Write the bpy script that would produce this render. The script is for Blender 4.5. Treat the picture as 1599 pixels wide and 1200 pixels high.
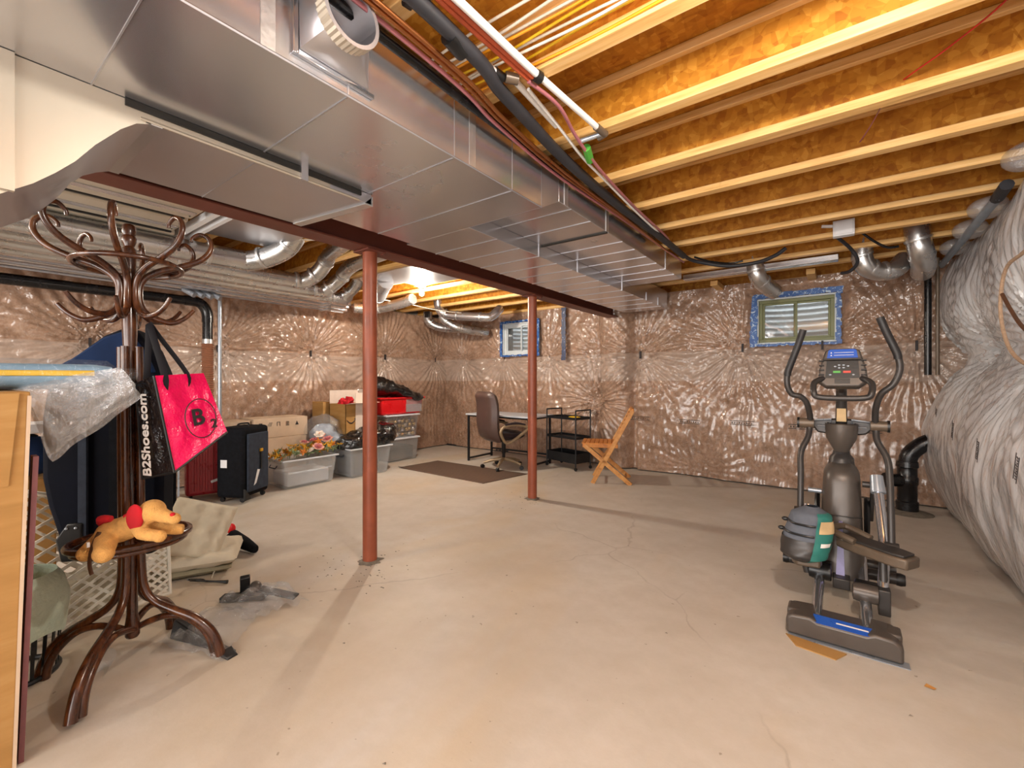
import bpy, bmesh, math, random
import numpy as np
from mathutils import Vector, Matrix, noise as mnoise

# ------------------------------------------------------------------ camera, light, exposure
for o in list(bpy.data.objects): bpy.data.objects.remove(o)
C = bpy.context.scene.collection
sc = bpy.context.scene
cam = bpy.data.objects.new('camera', bpy.data.cameras.new('camera')); C.objects.link(cam)
cam.data.sensor_width = 36; cam.data.lens = 36 * 690 / 1599
cam.data.shift_y = -6 / 1599; cam.data.clip_start = .02
cam.location = (0, 0, 1.25); cam.rotation_euler = (math.pi / 2, 0, math.radians(36.7))
sc.camera = cam
sc.view_settings.view_transform = 'Standard'; sc.view_settings.look = 'None'
sc.view_settings.exposure = 0.5; sc.view_settings.gamma = 1; sc.view_settings.use_curve_mapping = False
w = bpy.data.worlds.new('daylight'); sc.world = w; w.use_nodes = True
w.node_tree.nodes['Background'].inputs[0].default_value = (.80, .90, 1, 1)
w.node_tree.nodes['Background'].inputs[1].default_value = 5.5

def lamp(name, kind, loc, energy, col, size=.05, rot=None, size_y=None):
    l = bpy.data.lights.new(name, kind); l.energy = energy; l.color = col
    if kind == 'AREA':
        l.size = size
        if size_y: l.shape = 'RECTANGLE'; l.size_y = size_y
    else: l.shadow_soft_size = size
    o = bpy.data.objects.new(name, l); C.objects.link(o); o.location = loc
    if rot: o.rotation_euler = rot
    return o
LAMPS = [lamp('far_bulb_light', 'POINT', (-4.2, 3.75, 2.27), 90, (1, .90, .76), .04),
         lamp('near_bulb_light', 'POINT', (.10, 1.05, 2.30), 60, (1, .93, .84), .05),
         lamp('side_bulb_light', 'POINT', (-3.9, -1.1, 2.2), 50, (1, .90, .76), .08),
         lamp('rear_fill_light', 'AREA', (-1.5, -2.85, 1.25), 240, (1, .975, .94), 5.5, (math.pi / 2, 0, 0), 2.2)]  # unseen soft fill added behind the camera, no opening in that wall
rnd = random.Random(7)

# ------------------------------------------------------------------ materials
def srgb(h):
    if isinstance(h, str): h = [int(h[i:i + 2], 16) / 255 for i in (0, 2, 4)]
    return tuple((c / 12.92 if c <= .04045 else ((c + .055) / 1.055) ** 2.4) for c in h) + (1,)
class N:
    def __init__(s, name):
        s.m = bpy.data.materials.new(name); s.m.use_nodes = True; s.t = s.m.node_tree
        s.p = s.t.nodes['Principled BSDF']; s.out = s.t.nodes['Material Output']
    def n(s, typ, ins=None, **kw):
        d = s.t.nodes.new('ShaderNode' + typ)
        for k, v in kw.items(): setattr(d, k, v)
        for k, v in (ins or {}).items(): s.put(d.inputs[k], v)
        return d
    def put(s, sock, v):
        if isinstance(v, bpy.types.NodeSocket): s.t.links.new(v, sock)
        else: sock.default_value = v
    def co(s, scale=(1, 1, 1), rot=(0, 0, 0)):
        g = s.n('NewGeometry')
        return s.n('Mapping', {0: g.outputs['Position'], 2: rot, 3: scale}).outputs[0]
    def noise(s, vec, scale, detail=4, rough=.55, dist=0):
        return s.n('TexNoise', {'Vector': vec, 'Scale': scale, 'Detail': detail, 'Roughness': rough, 'Distortion': dist}).outputs[0]
    def ramp(s, f, stops, interp='LINEAR'):
        r = s.n('ValToRGB', {0: f}); r.color_ramp.interpolation = interp
        e = r.color_ramp.elements
        while len(e) < len(stops): e.new(.5)
        for a, (p, c) in zip(e, stops):
            a.position = p; a.color = srgb(c) if isinstance(c, str) else ((c, c, c, 1) if not isinstance(c, tuple) else c)
        return r.outputs[0]
    def mix(s, f, a, b, blend='MIX'):
        x = s.n('Mix', data_type='RGBA', blend_type=blend)
        s.put(x.inputs[0], f); s.put(x.inputs[6], a); s.put(x.inputs[7], b); return x.outputs[2]
    def math(s, op, a, b=0.0, c=None):
        x = s.n('Math', operation=op); s.put(x.inputs[0], a); s.put(x.inputs[1], b)
        if c is not None: s.put(x.inputs[2], c)
        return x.outputs[0]
    def bump(s, h, strength=.3, dist=.01, normal=None):
        b = s.n('Bump', {'Strength': strength, 'Distance': dist, 'Height': h})
        if normal: s.put(b.inputs['Normal'], normal)
        return b.outputs[0]
    def set(s, **k):
        a = dict(base='Base Color', rough='Roughness', metal='Metallic', normal='Normal', coat='Coat Weight',
                 coatr='Coat Roughness', coatn='Coat Normal', trans='Transmission Weight', alpha='Alpha', ior='IOR',
                 emis='Emission Color', emiss='Emission Strength', spec='Specular IOR Level')
        for q, v in k.items(): s.put(s.p.inputs[a[q]], v)
        return s.m
def plain(name, col, rough=.5, metal=0, var=.12, scale=12, bump=.08, bdist=.004, **kw):
    k = N(name); v = k.co(); f = k.noise(v, scale, 5)
    c = srgb(col); c2 = tuple(max(0, x * (1 - var * 2)) for x in c[:3]) + (1,)
    base = k.mix(k.ramp(f, [(.35, 0.), (.7, 1.)]), c2, c)
    k.set(base=base, rough=k.math('MULTIPLY_ADD', f, .25, rough - .12), metal=metal, **kw)
    if bump: k.set(normal=k.bump(k.noise(v, scale * 6, 3), bump, bdist))
    return k.m
def film(name, tint=(.93, .95, .97), haze=.12, gloss=.16, rough=.12, crinkle=40, bstr=.9, bd=.02):
    k = N(name); v = k.co()
    bn = k.bump(k.noise(v, crinkle, 3, .6, 1.2), bstr, bd)
    tr = k.n('BsdfTransparent', {0: tint + (1,)})
    df = k.n('BsdfDiffuse', {0: (.9, .92, .94, 1)})
    gl = k.n('BsdfGlossy', {0: (1, 1, 1, 1), 'Roughness': rough, 'Normal': bn})
    a = k.n('MixShader', {0: haze, 1: tr.outputs[0], 2: df.outputs[0]})
    b = k.n('MixShader', {0: gloss, 1: a.outputs[0], 2: gl.outputs[0]})
    k.t.links.new(b.outputs[0], k.out.inputs[0]); return k.m
M = {}
def mk_concrete():
    k = N('concrete'); v = k.co()
    a = k.noise(v, .9, 6, .6); b = k.noise(v, 7, 6, .7); cc = k.noise(v, 90, 3)
    col = k.ramp(a, [(.3, 'B7ADA0'), (.52, 'C6BDB2'), (.72, 'CFC8BE')])
    col = k.mix(k.ramp(b, [(.38, 0.), (.75, .45)]), col, srgb('AEA393'))
    col = k.mix(k.ramp(k.noise(k.co((1, .5, 1)), .8, 4, .6, .6), [(.52, 0.), (.70, .55)]), col, srgb('C2AA84'))
    spots = k.noise(v, 26, 2, .5)
    col = k.mix(k.ramp(spots, [(.735, 0.), (.76, .6)]), col, srgb('75654F'))
    vd = k.n('TexNoise', {'Vector': v, 'Scale': 2.2, 'Detail': 5}).outputs[1]
    vv = k.n('Mix', data_type='VECTOR', ); k.put(vv.inputs[0], .22); k.put(vv.inputs[4], v); k.put(vv.inputs[5], vd)
    cr = k.n('TexVoronoi', {'Vector': vv.outputs[1], 'Scale': .62}, feature='DISTANCE_TO_EDGE').outputs[0]
    line = k.ramp(cr, [(0.0, 1.), (.0022, 0.)]); msk = k.ramp(k.noise(v, 1.1, 2), [(.47, 0.), (.56, 1.)])
    ln = k.math('MULTIPLY', line, k.math('MULTIPLY', msk, .35))
    col = k.mix(ln, col, srgb('7D6F60'))
    k.set(base=col, rough=k.ramp(a, [(.3, .62), (.7, .45)]), spec=.35, normal=k.bump(k.math('ADD', b, k.math('MULTIPLY', cc, .2)), .12, .01)); return k.m
def mk_osb():
    k = N('osb'); v = k.co((1, 1, 1))
    d = k.noise(v, 6, 3, .6)
    sv = k.n('Mapping', {0: v, 2: (.5, .7, .6), 3: (1, 2.6, 1.7)}).outputs[0]
    vo = k.n('TexVoronoi', {'Vector': sv, 'Scale': 22, 'Randomness': 1}); f1 = k.n('SeparateColor', {0: vo.outputs[1]}).outputs[0]
    sv2 = k.n('Mapping', {0: v, 2: (1.4, .2, 2.1), 3: (2.4, 1, 1.4)}).outputs[0]
    f2 = k.n('SeparateColor', {0: k.n('TexVoronoi', {'Vector': sv2, 'Scale': 15}).outputs[1]}).outputs[0]
    f = k.math('MULTIPLY_ADD', f1, .5, k.math('MULTIPLY', f2, .5))
    col = k.ramp(f, [(.08, '96580F'), (.35, 'AA6C19'), (.65, 'B97A22'), (.95, 'CC9036')])
    col = k.mix(k.ramp(k.noise(sv, 30, 2), [(.68, 0.), (.76, .4)]), col, srgb('6E4010'))
    col = k.mix(k.ramp(d, [(.3, .35), (.7, 0.)]), col, srgb('844A10'))
    k.set(base=col, rough=.62, spec=.3, normal=k.bump(f, .25, .004)); return k.m
def mk_wood(name, c1, c2, c3, scale=(1, 14, 14), rough=.55, nscale=3, **kw):
    k = N(name); v = k.co(scale); f = k.noise(v, nscale, 5, .6, .4)
    v2 = k.co(); g = k.noise(v2, 9, 3)
    col = k.ramp(f, [(.25, c1), (.5, c2), (.75, c3)])
    col = k.mix(k.ramp(g, [(.72, 0.), (.78, .6)]), col, srgb(c1))
    k.set(base=col, rough=rough, normal=k.bump(f, .15, .003), **kw); return k.m
def mk_metal(name, base='D8D8DC', rough=.25, dirt=.15, scale=1.3, bump=.06, metal=.9):
    k = N(name); v = k.co(); a = k.noise(v, scale, 4, .6); b = k.noise(k.co((1, 1, .2)), 40, 3)
    c = srgb(base); c2 = tuple(x * (1 - dirt) for x in c[:3]) + (1,)
    k.set(base=k.mix(a, c2, c), metal=metal, rough=k.math('MULTIPLY_ADD', a, .16, rough - .08),
          **({'normal': k.bump(k.noise(v, 25, 2), bump, .004)} if bump > .1 else {})); return k.m
def mk_insul(name, silver=0):
    k = N(name); v = k.co()
    a = k.noise(v, 1.6, 5, .62, 1.2); b = k.noise(v, 6.5, 6, .62, 2.8); c = k.noise(k.co((1, 1, .6)), 17, 5, .65, 1.6)
    col = k.ramp(k.math('MULTIPLY_ADD', a, .35, k.math('MULTIPLY_ADD', b, .4, k.math('MULTIPLY', c, .25))), [(.30, '735643'), (.44, '8F705A'), (.55, 'A98871'), (.68, 'BC9E86')])
    z = k.n('SeparateXYZ', {0: v}).outputs[2]
    zz = k.math('ADD', z, k.math('MULTIPLY_ADD', k.noise(v, 1.5, 2), .06, -.03))
    band = k.math('MULTIPLY', k.ramp(k.math('MULTIPLY_ADD', zz, 1., -.85), [(.38, 0.), (.40, 1.), (.775, 1.), (.785, 0.)]), .42)
    k.p.inputs['Coat IOR'].default_value = 1.65 if not silver else 1.9
    st1 = k.noise(v, 9, 4, .6, 3.5); sheen_f = k.ramp(st1, [(.52, 0.), (.70, .40)])  # pale streaks paint the film's shine into the base colour
    if silver:
        st = k.noise(k.co((4, 12, .7)), 2.2, 6, .68, 1.0)
        s2 = k.ramp(st, [(.34, .30), (.43, .82), (.54, .95), (.7, .98)])
        zf = k.ramp(k.math('MULTIPLY', z, .4), [(.05, .72), (.34, .92), (.6, 1.)])
        col = k.mix(k.math('MULTIPLY', s2, zf), k.mix(.5, col, srgb('8A5A38')), k.mix(k.noise(v, 5, 3), srgb('C6CBD0'), srgb('E6EAEE')))  # daylight sheen of the film mixed into the colour, whiter higher up
    else:
        col = k.mix(k.math('MAXIMUM', band, sheen_f), col, srgb('BFB1A6'))
    cb = k.math('ADD', k.noise(k.co((1, 1, .45)) if silver else v, 6 if silver else 7, 2, .45, .9), k.math('MULTIPLY', k.noise(v, 22, 1, .5, .6), .22))
    k.set(base=col, rough=.7 if not silver else .45, spec=.3, coat=1., coatr=.19 if not silver else .13,
          normal=k.bump(k.noise(k.co((1, 1, .3)), 9, 3), .1, .01) if silver else k.bump(b, .25, .02), coatn=k.bump(cb, k.ramp(k.math('MULTIPLY_ADD', k.noise(v, 1.3, 2), .5, k.math('MULTIPLY_ADD', z, .5, -.28)), [(.42, .16), (.62, 1.)]) if not silver else 1., .034 if not silver else .03)); return k.m

M['concrete'] = mk_concrete(); M['osb'] = mk_osb()
M['lumber'] = mk_wood('lumber', 'BE8D4C', 'DDAF6C', 'E8C289', (1, 14, 14))
M['insul'] = mk_insul('insulation'); M['sheen_insul'] = mk_insul('insulation_painted_sheen', 1)
M['wallcon'] = plain('wall_concrete', '8D8A84', .8)
M['primer'] = plain('red_primer', '6B3527', .5, var=.1, scale=5, bump=.05)
M['column'] = plain('red_column', '984E33', .42, var=.14, scale=9, bump=.05)
M['galv'] = mk_metal('galvanised_steel'); M['galv2'] = mk_metal('dull_galvanised', 'CDCDD2', .36, .18, 2, .08)
M['beige_metal'] = mk_metal('warm_sheet_steel', 'CBC1B0', .42, .12, 2, .05, .6)
M['foil'] = mk_metal('foil_duct', 'D6D6D6', .28, .25, 7, .15)
M['tape'] = mk_metal('foil_tape', 'D4D4D4', .38, .1, 60, .3)
M['chrome'] = mk_metal('chrome', 'CFD2D8', .1, .1, 3, 0.01)
M['steeltape'] = plain('dark_seam', '3A3835', .5, .6)
M['white_pipe'] = plain('white_plastic', 'E6E4E0', .35, var=.05)
M['white'] = plain('white_paint', 'E4E4E6', .4, var=.04)
M['orange_pipe'] = plain('rust_orange_plastic', 'B4502E', .35)
M['pink_cable'] = plain('dull_pink_sheath', 'A8666C', .4)
M['copper'] = mk_metal('copper', 'C07A48', .3, .3, 10)
M['corr_copper'] = plain('brown_corrugated_hose', '96644A', .4)
M['black_foam'] = plain('black_foam', '2B2B30', .55)
M['black_pipe'] = plain('black_abs', '17171A', .25, var=.3)
M['yellow_wire'] = plain('yellow_sheath', 'E5B820', .4); M['orange_wire'] = plain('orange_sheath', 'EC9A15', .4)
M['white_wire'] = plain('white_sheath', 'E4DCCB', .45); M['red_wire'] = plain('red_sheath', 'C02B1E', .4)
M['blue_wire'] = plain('blue_sheath', '2E5FA8', .4)
M['green'] = plain('green_tape', '4CA33A', .5)
M['blue_tape'] = (lambda k: k.set(base=k.ramp(k.noise(k.co(), 24, 4, .6, 1), [(.42, '23539B'), (.56, '2B66AE'), (.63, 'BFD2E4')]), rough=.4, normal=k.bump(k.noise(k.co(), 40, 3), .5, .004)))(N('blue_sheathing_tape'))
M['navy_tape'] = (lambda k: k.set(base=k.ramp(k.noise(k.co(), 24, 4, .6, 1), [(.5, '1F2F55'), (.62, '33497A'), (.7, 'C5CEDA')]), rough=.4))(N('navy_tape'))
M['olive'] = plain('olive_vinyl', '7E8254', .45, var=.05); M['white_blue'] = plain('pale_vinyl', 'D6DEE2', .4, var=.04)
M['well'] = plain('well_coating', 'CFCFCC', .6, var=.04)
M['bentwood'] = mk_wood('bentwood', '200E07', '45220F', '6E4020', (4, 4, 1.2), .25, 6, coat=.25, coatr=.12)
M['carton'] = mk_wood('cardboard', '9A713A', 'A67B42', 'B08850', (1, 1, 6), .75, 3)
M['carton_light'] = plain('light_cardboard', 'CDB49A', .75, var=.05)
M['carton_pale'] = plain('pale_cardboard', 'D9C8BA', .75, var=.05)
M['foam_blue'] = plain('blue_foam', '86ABC4', .6, var=.05); M['foam_yellow'] = plain('yellow_foam', 'F0C21E', .6, var=.05)
M['film'] = film('clear_film', haze=.07, gloss=.14); M['film2'] = film('cloudy_film', haze=.17, gloss=.17)
M['film3'] = film('thin_wrap', haze=.02, gloss=.06)
M['film_green'] = plain('greenish_bag', 'C9D6C0', .3, var=.06, bump=.5, bdist=.01)
M['glass'] = film('window_glass', (.97, .98, .98), 0.0, .08, .02, 2, .02)
M['tote_clear'] = film('very_clear_tote', (.90, .91, .93), .10, .08, .2, 8, .1)
M['tote'] = film('clear_tote', (.86, .88, .90), .26, .08, .22, 8, .1)
M['tote_dark'] = film('smoky_tote', (.72, .73, .75), .22, .1, .2, 8, .1)
M['tote_lid'] = plain('milky_rim', 'D5DAE2', .35, var=.05)
M['pink'] = plain('hot_pink_laminate', 'EE0F5C', .18, var=.06, bump=.3, scale=14, bdist=.01)
M['black_lam'] = plain('black_laminate', '191315', .22, bump=.5, scale=8, bdist=.015)
M['strap'] = plain('dark_webbing', '1B191C', .75, spec=.12)
M['navy'] = plain('navy_fabric', '10131F', .85, spec=.12, var=.25, scale=4, bump=.2); M['navy_blue'] = plain('blue_navy_fabric', '1A2D50', .8, spec=.125, var=.2, scale=4)
M['black_fab'] = plain('black_fabric', '17181D', .8, spec=.12, var=.3, scale=30); M['grey_fab'] = plain('slate_fabric', '3A404C', .8, spec=.12, var=.15, scale=20)
M['black'] = plain('black_plastic', '151516', .4); M['black_gloss'] = (lambda k: k.set(base=srgb('0C0C0E'), rough=.2, spec=.5, coat=.6, coatr=.08, normal=k.bump(k.noise(k.co(), 8, 3, .5, 2.5), .8, .03)))(N('bin_liner'))
M['fur'] = plain('tan_plush', 'E0A85E', .95, var=.12, scale=40, bump=.8, bdist=.006); M['red_felt'] = plain('red_felt', 'C21220', .9)
M['brown_rib'] = plain('brown_ribbon', '54341E', .6)
M['cushion'] = plain('beige_cotton', 'CFC5B0', .9, var=.06, bump=.2)
M['cushion_dark'] = plain('olive_cotton', '9A937A', .9, var=.1)
M['lattice'] = plain('ivory_plastic', 'E6E2D6', .45, var=.03)
M['red_plastic'] = plain('red_shell', 'A82A33', .3, var=.08); M['bright_red'] = plain('bright_red_plastic', 'E01B22', .3, var=.05)
M['mat'] = (lambda k: k.set(base=k.mix(k.n('TexWave', {'Vector': k.co(), 'Scale': 9., 'Distortion': 1.5, 'Detail': 3}, bands_direction='Y').outputs[1], srgb('4C3A2F'), srgb('6B5444')), rough=.85, normal=k.bump(k.noise(k.co(), 60), .4, .005)))(N('woven_brown'))
M['leather'] = plain('brown_leather', '55403A', .38, var=.1, scale=9, bump=.15); M['leather_dark'] = plain('dark_leather', '30262A', .35, var=.1)
M['bronze'] = plain('champagne_arm', 'A38D70', .35, .3, var=.05); M['bronze_dark'] = plain('taupe_plastic', '6A5B4C', .38, .2)
M['desk'] = plain('pale_grey_laminate', 'C9CED6', .35, var=.03)
M['cart'] = plain('black_metal', '1C1D20', .45, .2)
M['teak'] = mk_wood('teak', 'A8682A', 'C88A43', 'D9A25C', (6, 6, 6), .45, 3); M['teak2'] = mk_wood('deep_teak', '9A5414', 'C47824', 'D08A35', (6, 6, 6), .45, 3)
M['gunmetal'] = plain('gunmetal_plastic', '564E48', .36, .25, var=.06, bump=.02); M['dark_tube'] = plain('charcoal_tube', '3E3A38', .38, .3, var=.06, bump=.02)
M['grip'] = plain('black_grip', '232021', .5); M['silver_trim'] = plain('silver_trim', 'A7AFB9', .3, .5, var=.03)
M['label_blue'] = plain('blue_label', '2456B4', .3, var=.03, bump=0); M['ink'] = plain('print_ink', '2A2426', .6, bump=0)
M['text_white'] = plain('white_print', 'E8E2DC', .4, var=.02, bump=0)
M['btn_green'] = plain('green_button', '55B04E', .4, bump=0); M['btn_red'] = plain('red_button', 'DD4A3C', .4, bump=0)
M['teal'] = plain('teal_print', '2E7A70', .5); M['sand'] = plain('sand_print', 'D8B98A', .5)
M['lilac'] = plain('lilac_reflector_strip', '8F87B8', .4, bump=0)
M['f_yellow'] = plain('yellow_leaf', 'DFA41C', .7, var=.2); M['f_orange'] = plain('orange_leaf', 'DD7D24', .7, var=.2)
M['f_white'] = plain('cream_petal', 'EFE4D8', .7, var=.05); M['f_pink'] = plain('peach_petal', 'E5A896', .7, var=.1); M['f_rose'] = plain('dusty_rose_petal', 'C9737A', .7)
M['f_green'] = plain('sage_leaf', '7A8A60', .7)
M['gold'] = mk_metal('gold_ball', 'D8B478', .25, .2, 20); M['silverball'] = mk_metal('silver_ball', 'D8D4D2', .2, .2, 20)
M['jute'] = plain('jute_cord', 'A88C72', .85, var=.15, scale=90)
M['bulb'] = (lambda k: k.set(base=(1, .95, .85, 1), emis=(1, .93, .82, 1), emiss=30.0))(N('lit_bulb'))
M['mortar'] = plain('rough_grout', '8B8173', .9, var=.2, scale=30, bump=.6, bdist=.01)

# ------------------------------------------------------------------ mesh builder
class MB:
    def __init__(s): s.v = []; s.f = []
    def add(s, vs, fs, mat=None):
        b = len(s.v)
        s.v += [tuple(mat @ Vector(p)) if mat else tuple(p) for p in vs]
        s.f += [tuple(i + b for i in f) for f in fs]; return s
    def box(s, a, b, mat=None):
        x0, y0, z0 = a; x1, y1, z1 = b
        vs = [(x, y, z) for z in (z0, z1) for y in (y0, y1) for x in (x0, x1)]
        return s.add(vs, [(0, 2, 3, 1), (4, 5, 7, 6), (0, 1, 5, 4), (2, 6, 7, 3), (0, 4, 6, 2), (1, 3, 7, 5)], mat)
    def hexa(s, q0, q1):
        return s.add(list(q0) + list(q1), [(3, 2, 1, 0), (4, 5, 6, 7), (0, 1, 5, 4), (1, 2, 6, 5), (2, 3, 7, 6), (3, 0, 4, 7)])
    def bar(s, p, q, w, t, up=(0, 0, 1)):
        p, q = Vector(p), Vector(q); d = (q - p).normalized(); u = Vector(up)
        if abs(d.dot(u)) > .98: u = Vector((1, 0, 0))
        a = d.cross(u).normalized() * w / 2; b = a.cross(d).normalized() * t / 2
        return s.hexa([p - a - b, p + a - b, p + a + b, p - a + b], [q - a - b, q + a - b, q + a + b, q - a + b])
    def tube(s, pts, r, n=8, closed=False, sub=0, cap=True, flat=1.0):
        P = [Vector(p) for p in pts]; R = list(r) if isinstance(r, (list, tuple)) else [r] * len(P)
        if sub:
            Q = []; S = []; m = len(P); rng = range(m if closed else m - 1)
            for i in rng:
                g = (lambda j: P[j % m]) if closed else (lambda j: P[max(0, min(m - 1, j))])
                h = (lambda j: R[j % m]) if closed else (lambda j: R[max(0, min(m - 1, j))])
                for k in range(sub):
                    t = k / sub; p0, p1, p2, p3 = g(i - 1), g(i), g(i + 1), g(i + 2)
                    Q.append(.5 * (2 * p1 + (p2 - p0) * t + (2 * p0 - 5 * p1 + 4 * p2 - p3) * t * t + (3 * p1 - p0 - 3 * p2 + p3) * t ** 3))
                    S.append(h(i) * (1 - t) + h(i + 1) * t)
            if not closed: Q.append(P[-1]); S.append(R[-1])
            P, R = Q, S
        m = len(P); u = None; rings = []
        for i in range(m):
            a = P[i - 1] if (i or closed) else P[0]; b = P[(i + 1) % m] if (i < m - 1 or closed) else P[-1]
            t = (b - a).normalized()
            if u is None: u = t.orthogonal().normalized() if abs(t.z) > .9 else t.cross(Vector((0, 0, 1))).normalized()
            u = (u - t * u.dot(t)).normalized(); v = t.cross(u)
            rings.append([P[i] + (u * math.cos(k * 2 * math.pi / n) + v * flat * math.sin(k * 2 * math.pi / n)) * R[i] for k in range(n)])
        vs = [p for rg in rings for p in rg]; fs = []
        for i in range(m if closed else m - 1):
            j = (i + 1) % m
            for k in range(n): fs.append((i * n + k, i * n + (k + 1) % n, j * n + (k + 1) % n, j * n + k))
        if cap and not closed: fs += [tuple(range(n))[::-1], tuple((m - 1) * n + k for k in range(n))]
        return s.add(vs, fs)
    def lathe(s, prof, c=(0, 0, 0), n=20, axis=(0, 0, 1)):
        q = Vector((0, 0, 1)).rotation_difference(Vector(axis)).to_matrix().to_4x4(); q.translation = Vector(c)
        vs = []; fs = []; m = len(prof)
        for r, z in prof:
            for k in range(n): a = k * 2 * math.pi / n; vs.append((r * math.cos(a), r * math.sin(a), z))
        for i in range(m - 1):
            for k in range(n): fs.append((i * n + k, i * n + (k + 1) % n, (i + 1) * n + (k + 1) % n, (i + 1) * n + k))
        fs += [tuple(range(n))[::-1], tuple((m - 1) * n + k for k in range(n))]
        return s.add(vs, fs, q)
    def ball(s, c, r, n=10, m=7):
        r = r if isinstance(r, (tuple, list)) else (r, r, r); vs = [(c[0], c[1], c[2] - r[2])]; fs = []
        for i in range(1, m):
            t = math.pi * i / m
            for k in range(n):
                a = 2 * math.pi * k / n; vs.append((c[0] + r[0] * math.sin(t) * math.cos(a), c[1] + r[1] * math.sin(t) * math.sin(a), c[2] - r[2] * math.cos(t)))
        vs.append((c[0], c[1], c[2] + r[2])); e = len(vs) - 1
        for k in range(n):
            fs.append((0, 1 + (k + 1) % n, 1 + k)); fs.append((e, e - n + k, e - n + (k + 1) % n))
            for i in range(m - 2): b = 1 + i * n; fs.append((b + k, b + (k + 1) % n, b + n + (k + 1) % n, b + n + k))
        return s.add(vs, fs)
    def prism(s, poly, h0, h1, mat=None):
        n = len(poly); vs = [(x, y, h0) for x, y in poly] + [(x, y, h1) for x, y in poly]
        fs = [tuple(range(n))[::-1], tuple(range(n, 2 * n))] + [(i, (i + 1) % n, n + (i + 1) % n, n + i) for i in range(n)]
        return s.add(vs, fs, mat)
    def grid(s, fn, nu, nv, wrap=False):
        vs = [fn(i / (nu - 1), j / (nv - 1)) for i in range(nu) for j in range(nv)]
        return s.add(vs, [(i * nv + j, (i + 1) * nv + j, (i + 1) * nv + j + 1, i * nv + j + 1) for i in range(nu - 1) for j in range(nv - 1)])
    def xf(s, m): s.v = [tuple(m @ Vector(p)) for p in s.v]; return s
def mesh_of(name, mb):
    me = bpy.data.meshes.new(name); me.from_pydata([tuple(p) for p in mb.v], [], mb.f)
    bm = bmesh.new(); bm.from_mesh(me); bmesh.ops.recalc_face_normals(bm, faces=bm.faces); bm.to_mesh(me); bm.free()
    return me
def link(name, me, mat, parent=None, smooth=True, angle=40, label=None):
    o = bpy.data.objects.new(name, me); C.objects.link(o)
    if mat: me.materials.append(M[mat] if isinstance(mat, str) else mat)
    if label: o['label'] = label
    if smooth:
        me.polygons.foreach_set('use_smooth', [True] * len(me.polygons))
        me.set_sharp_from_angle(angle=math.radians(angle))
    if parent:
        o.parent = parent
        if parent.type == 'EMPTY': o.matrix_parent_inverse = Matrix.Translation(-parent.location)
    return o
def part(name, mb, mat, parent=None, bevel=0, smooth=True, label=None, kind=None, angle=40, seg=2):
    o = link(name, mesh_of(name, mb), mat, parent, smooth, angle)
    if bevel:
        b = o.modifiers.new('bevel', 'BEVEL'); b.width = bevel; b.segments = seg; b.limit_method = 'ANGLE'; b.angle_limit = math.radians(35)
    if label: o['label'] = label
    if kind: o['kind'] = kind
    return o
def tag(o, label, cat, group=None, kind=None):
    o['label'] = label; o['category'] = cat
    if group: o['group'] = group
    if kind: o['kind'] = kind
    return o
def thing(name, label, cat, loc=(0, 0, 0), group=None):
    o = bpy.data.objects.new(name, None); C.objects.link(o); o.location = loc; o.empty_display_size = .1
    return tag(o, label, cat, group)
def struct(name, mb, mat, parent=None, **k):
    o = part(name, mb, mat, parent, **k)
    if not parent: o['kind'] = 'structure'
    return o
def remesh(mb, size, smooth=2):
    me = mesh_of('tmp', mb); o = bpy.data.objects.new('tmp', me); C.objects.link(o)
    r = o.modifiers.new('r', 'REMESH'); r.mode = 'VOXEL'; r.voxel_size = size
    s = o.modifiers.new('s', 'SMOOTH'); s.iterations = smooth * 3; s.factor = .5
    dg = bpy.context.evaluated_depsgraph_get(); out = bpy.data.meshes.new_from_object(o.evaluated_get(dg))
    bpy.data.objects.remove(o); return out
def text_mesh(body, size, mat4, ext=.001, bold=False):
    c = bpy.data.curves.new('txt', 'FONT'); c.body = body; c.size = size; c.extrude = ext; c.align_x = 'CENTER'; c.align_y = 'CENTER'
    if bold: c.offset = size * .02
    o = bpy.data.objects.new('txt', c); C.objects.link(o)
    me = bpy.data.meshes.new_from_object(o.evaluated_get(bpy.context.evaluated_depsgraph_get()))
    bpy.data.objects.remove(o); me.transform(mat4); return me
def frame(o, x, y):
    """matrix whose local x,y follow the given directions"""
    x = Vector(x).normalized(); z = x.cross(Vector(y)).normalized(); y = z.cross(x)
    m = Matrix((x, y, z)).transposed().to_4x4(); m.translation = Vector(o); return m

# ------------------------------------------------------------------ room shell
ZJ = 2.43; ZD = ZJ + .241
struct('floor', MB().box((-6.6, -3.2, -.12), (1.5, 6.5, 0)), 'concrete')
struct('ceiling', MB().box((-6.6, -3.2, ZD), (1.5, 6.5, ZD + .03)), 'osb')
struct('wall_rear', MB().box((-6.6, -3.2, 0), (1.5, -3.0, ZD)), 'insul')
WL = struct('wall_left', MB().box((-6.6, -3.2, 0), (-6.35, 6.5, ZD)), 'wallcon')
WR = struct('wall_right', MB().box((1.12, -3.2, 0), (1.5, 6.5, ZD)), 'wallcon')
# back wall with two window openings
W1 = (-.80, -.06, 1.70, 2.205); W2 = (-4.70, -4.02, 1.70, 2.205)
b = MB(); y0, y1 = 6.22, 6.34
xs = [-6.6, W2[0], W2[1], W1[0], W1[1], 1.5]
for i in range(5):
    if i in (1, 3):
        b.box((xs[i], y0, 0), (xs[i + 1], y1, 1.70)); b.box((xs[i], y0, 2.205), (xs[i + 1], y1, ZD))
    else: b.box((xs[i], y0, 0), (xs[i + 1], y1, ZD))
WB = struct('wall_back', b, 'wallcon')

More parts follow.
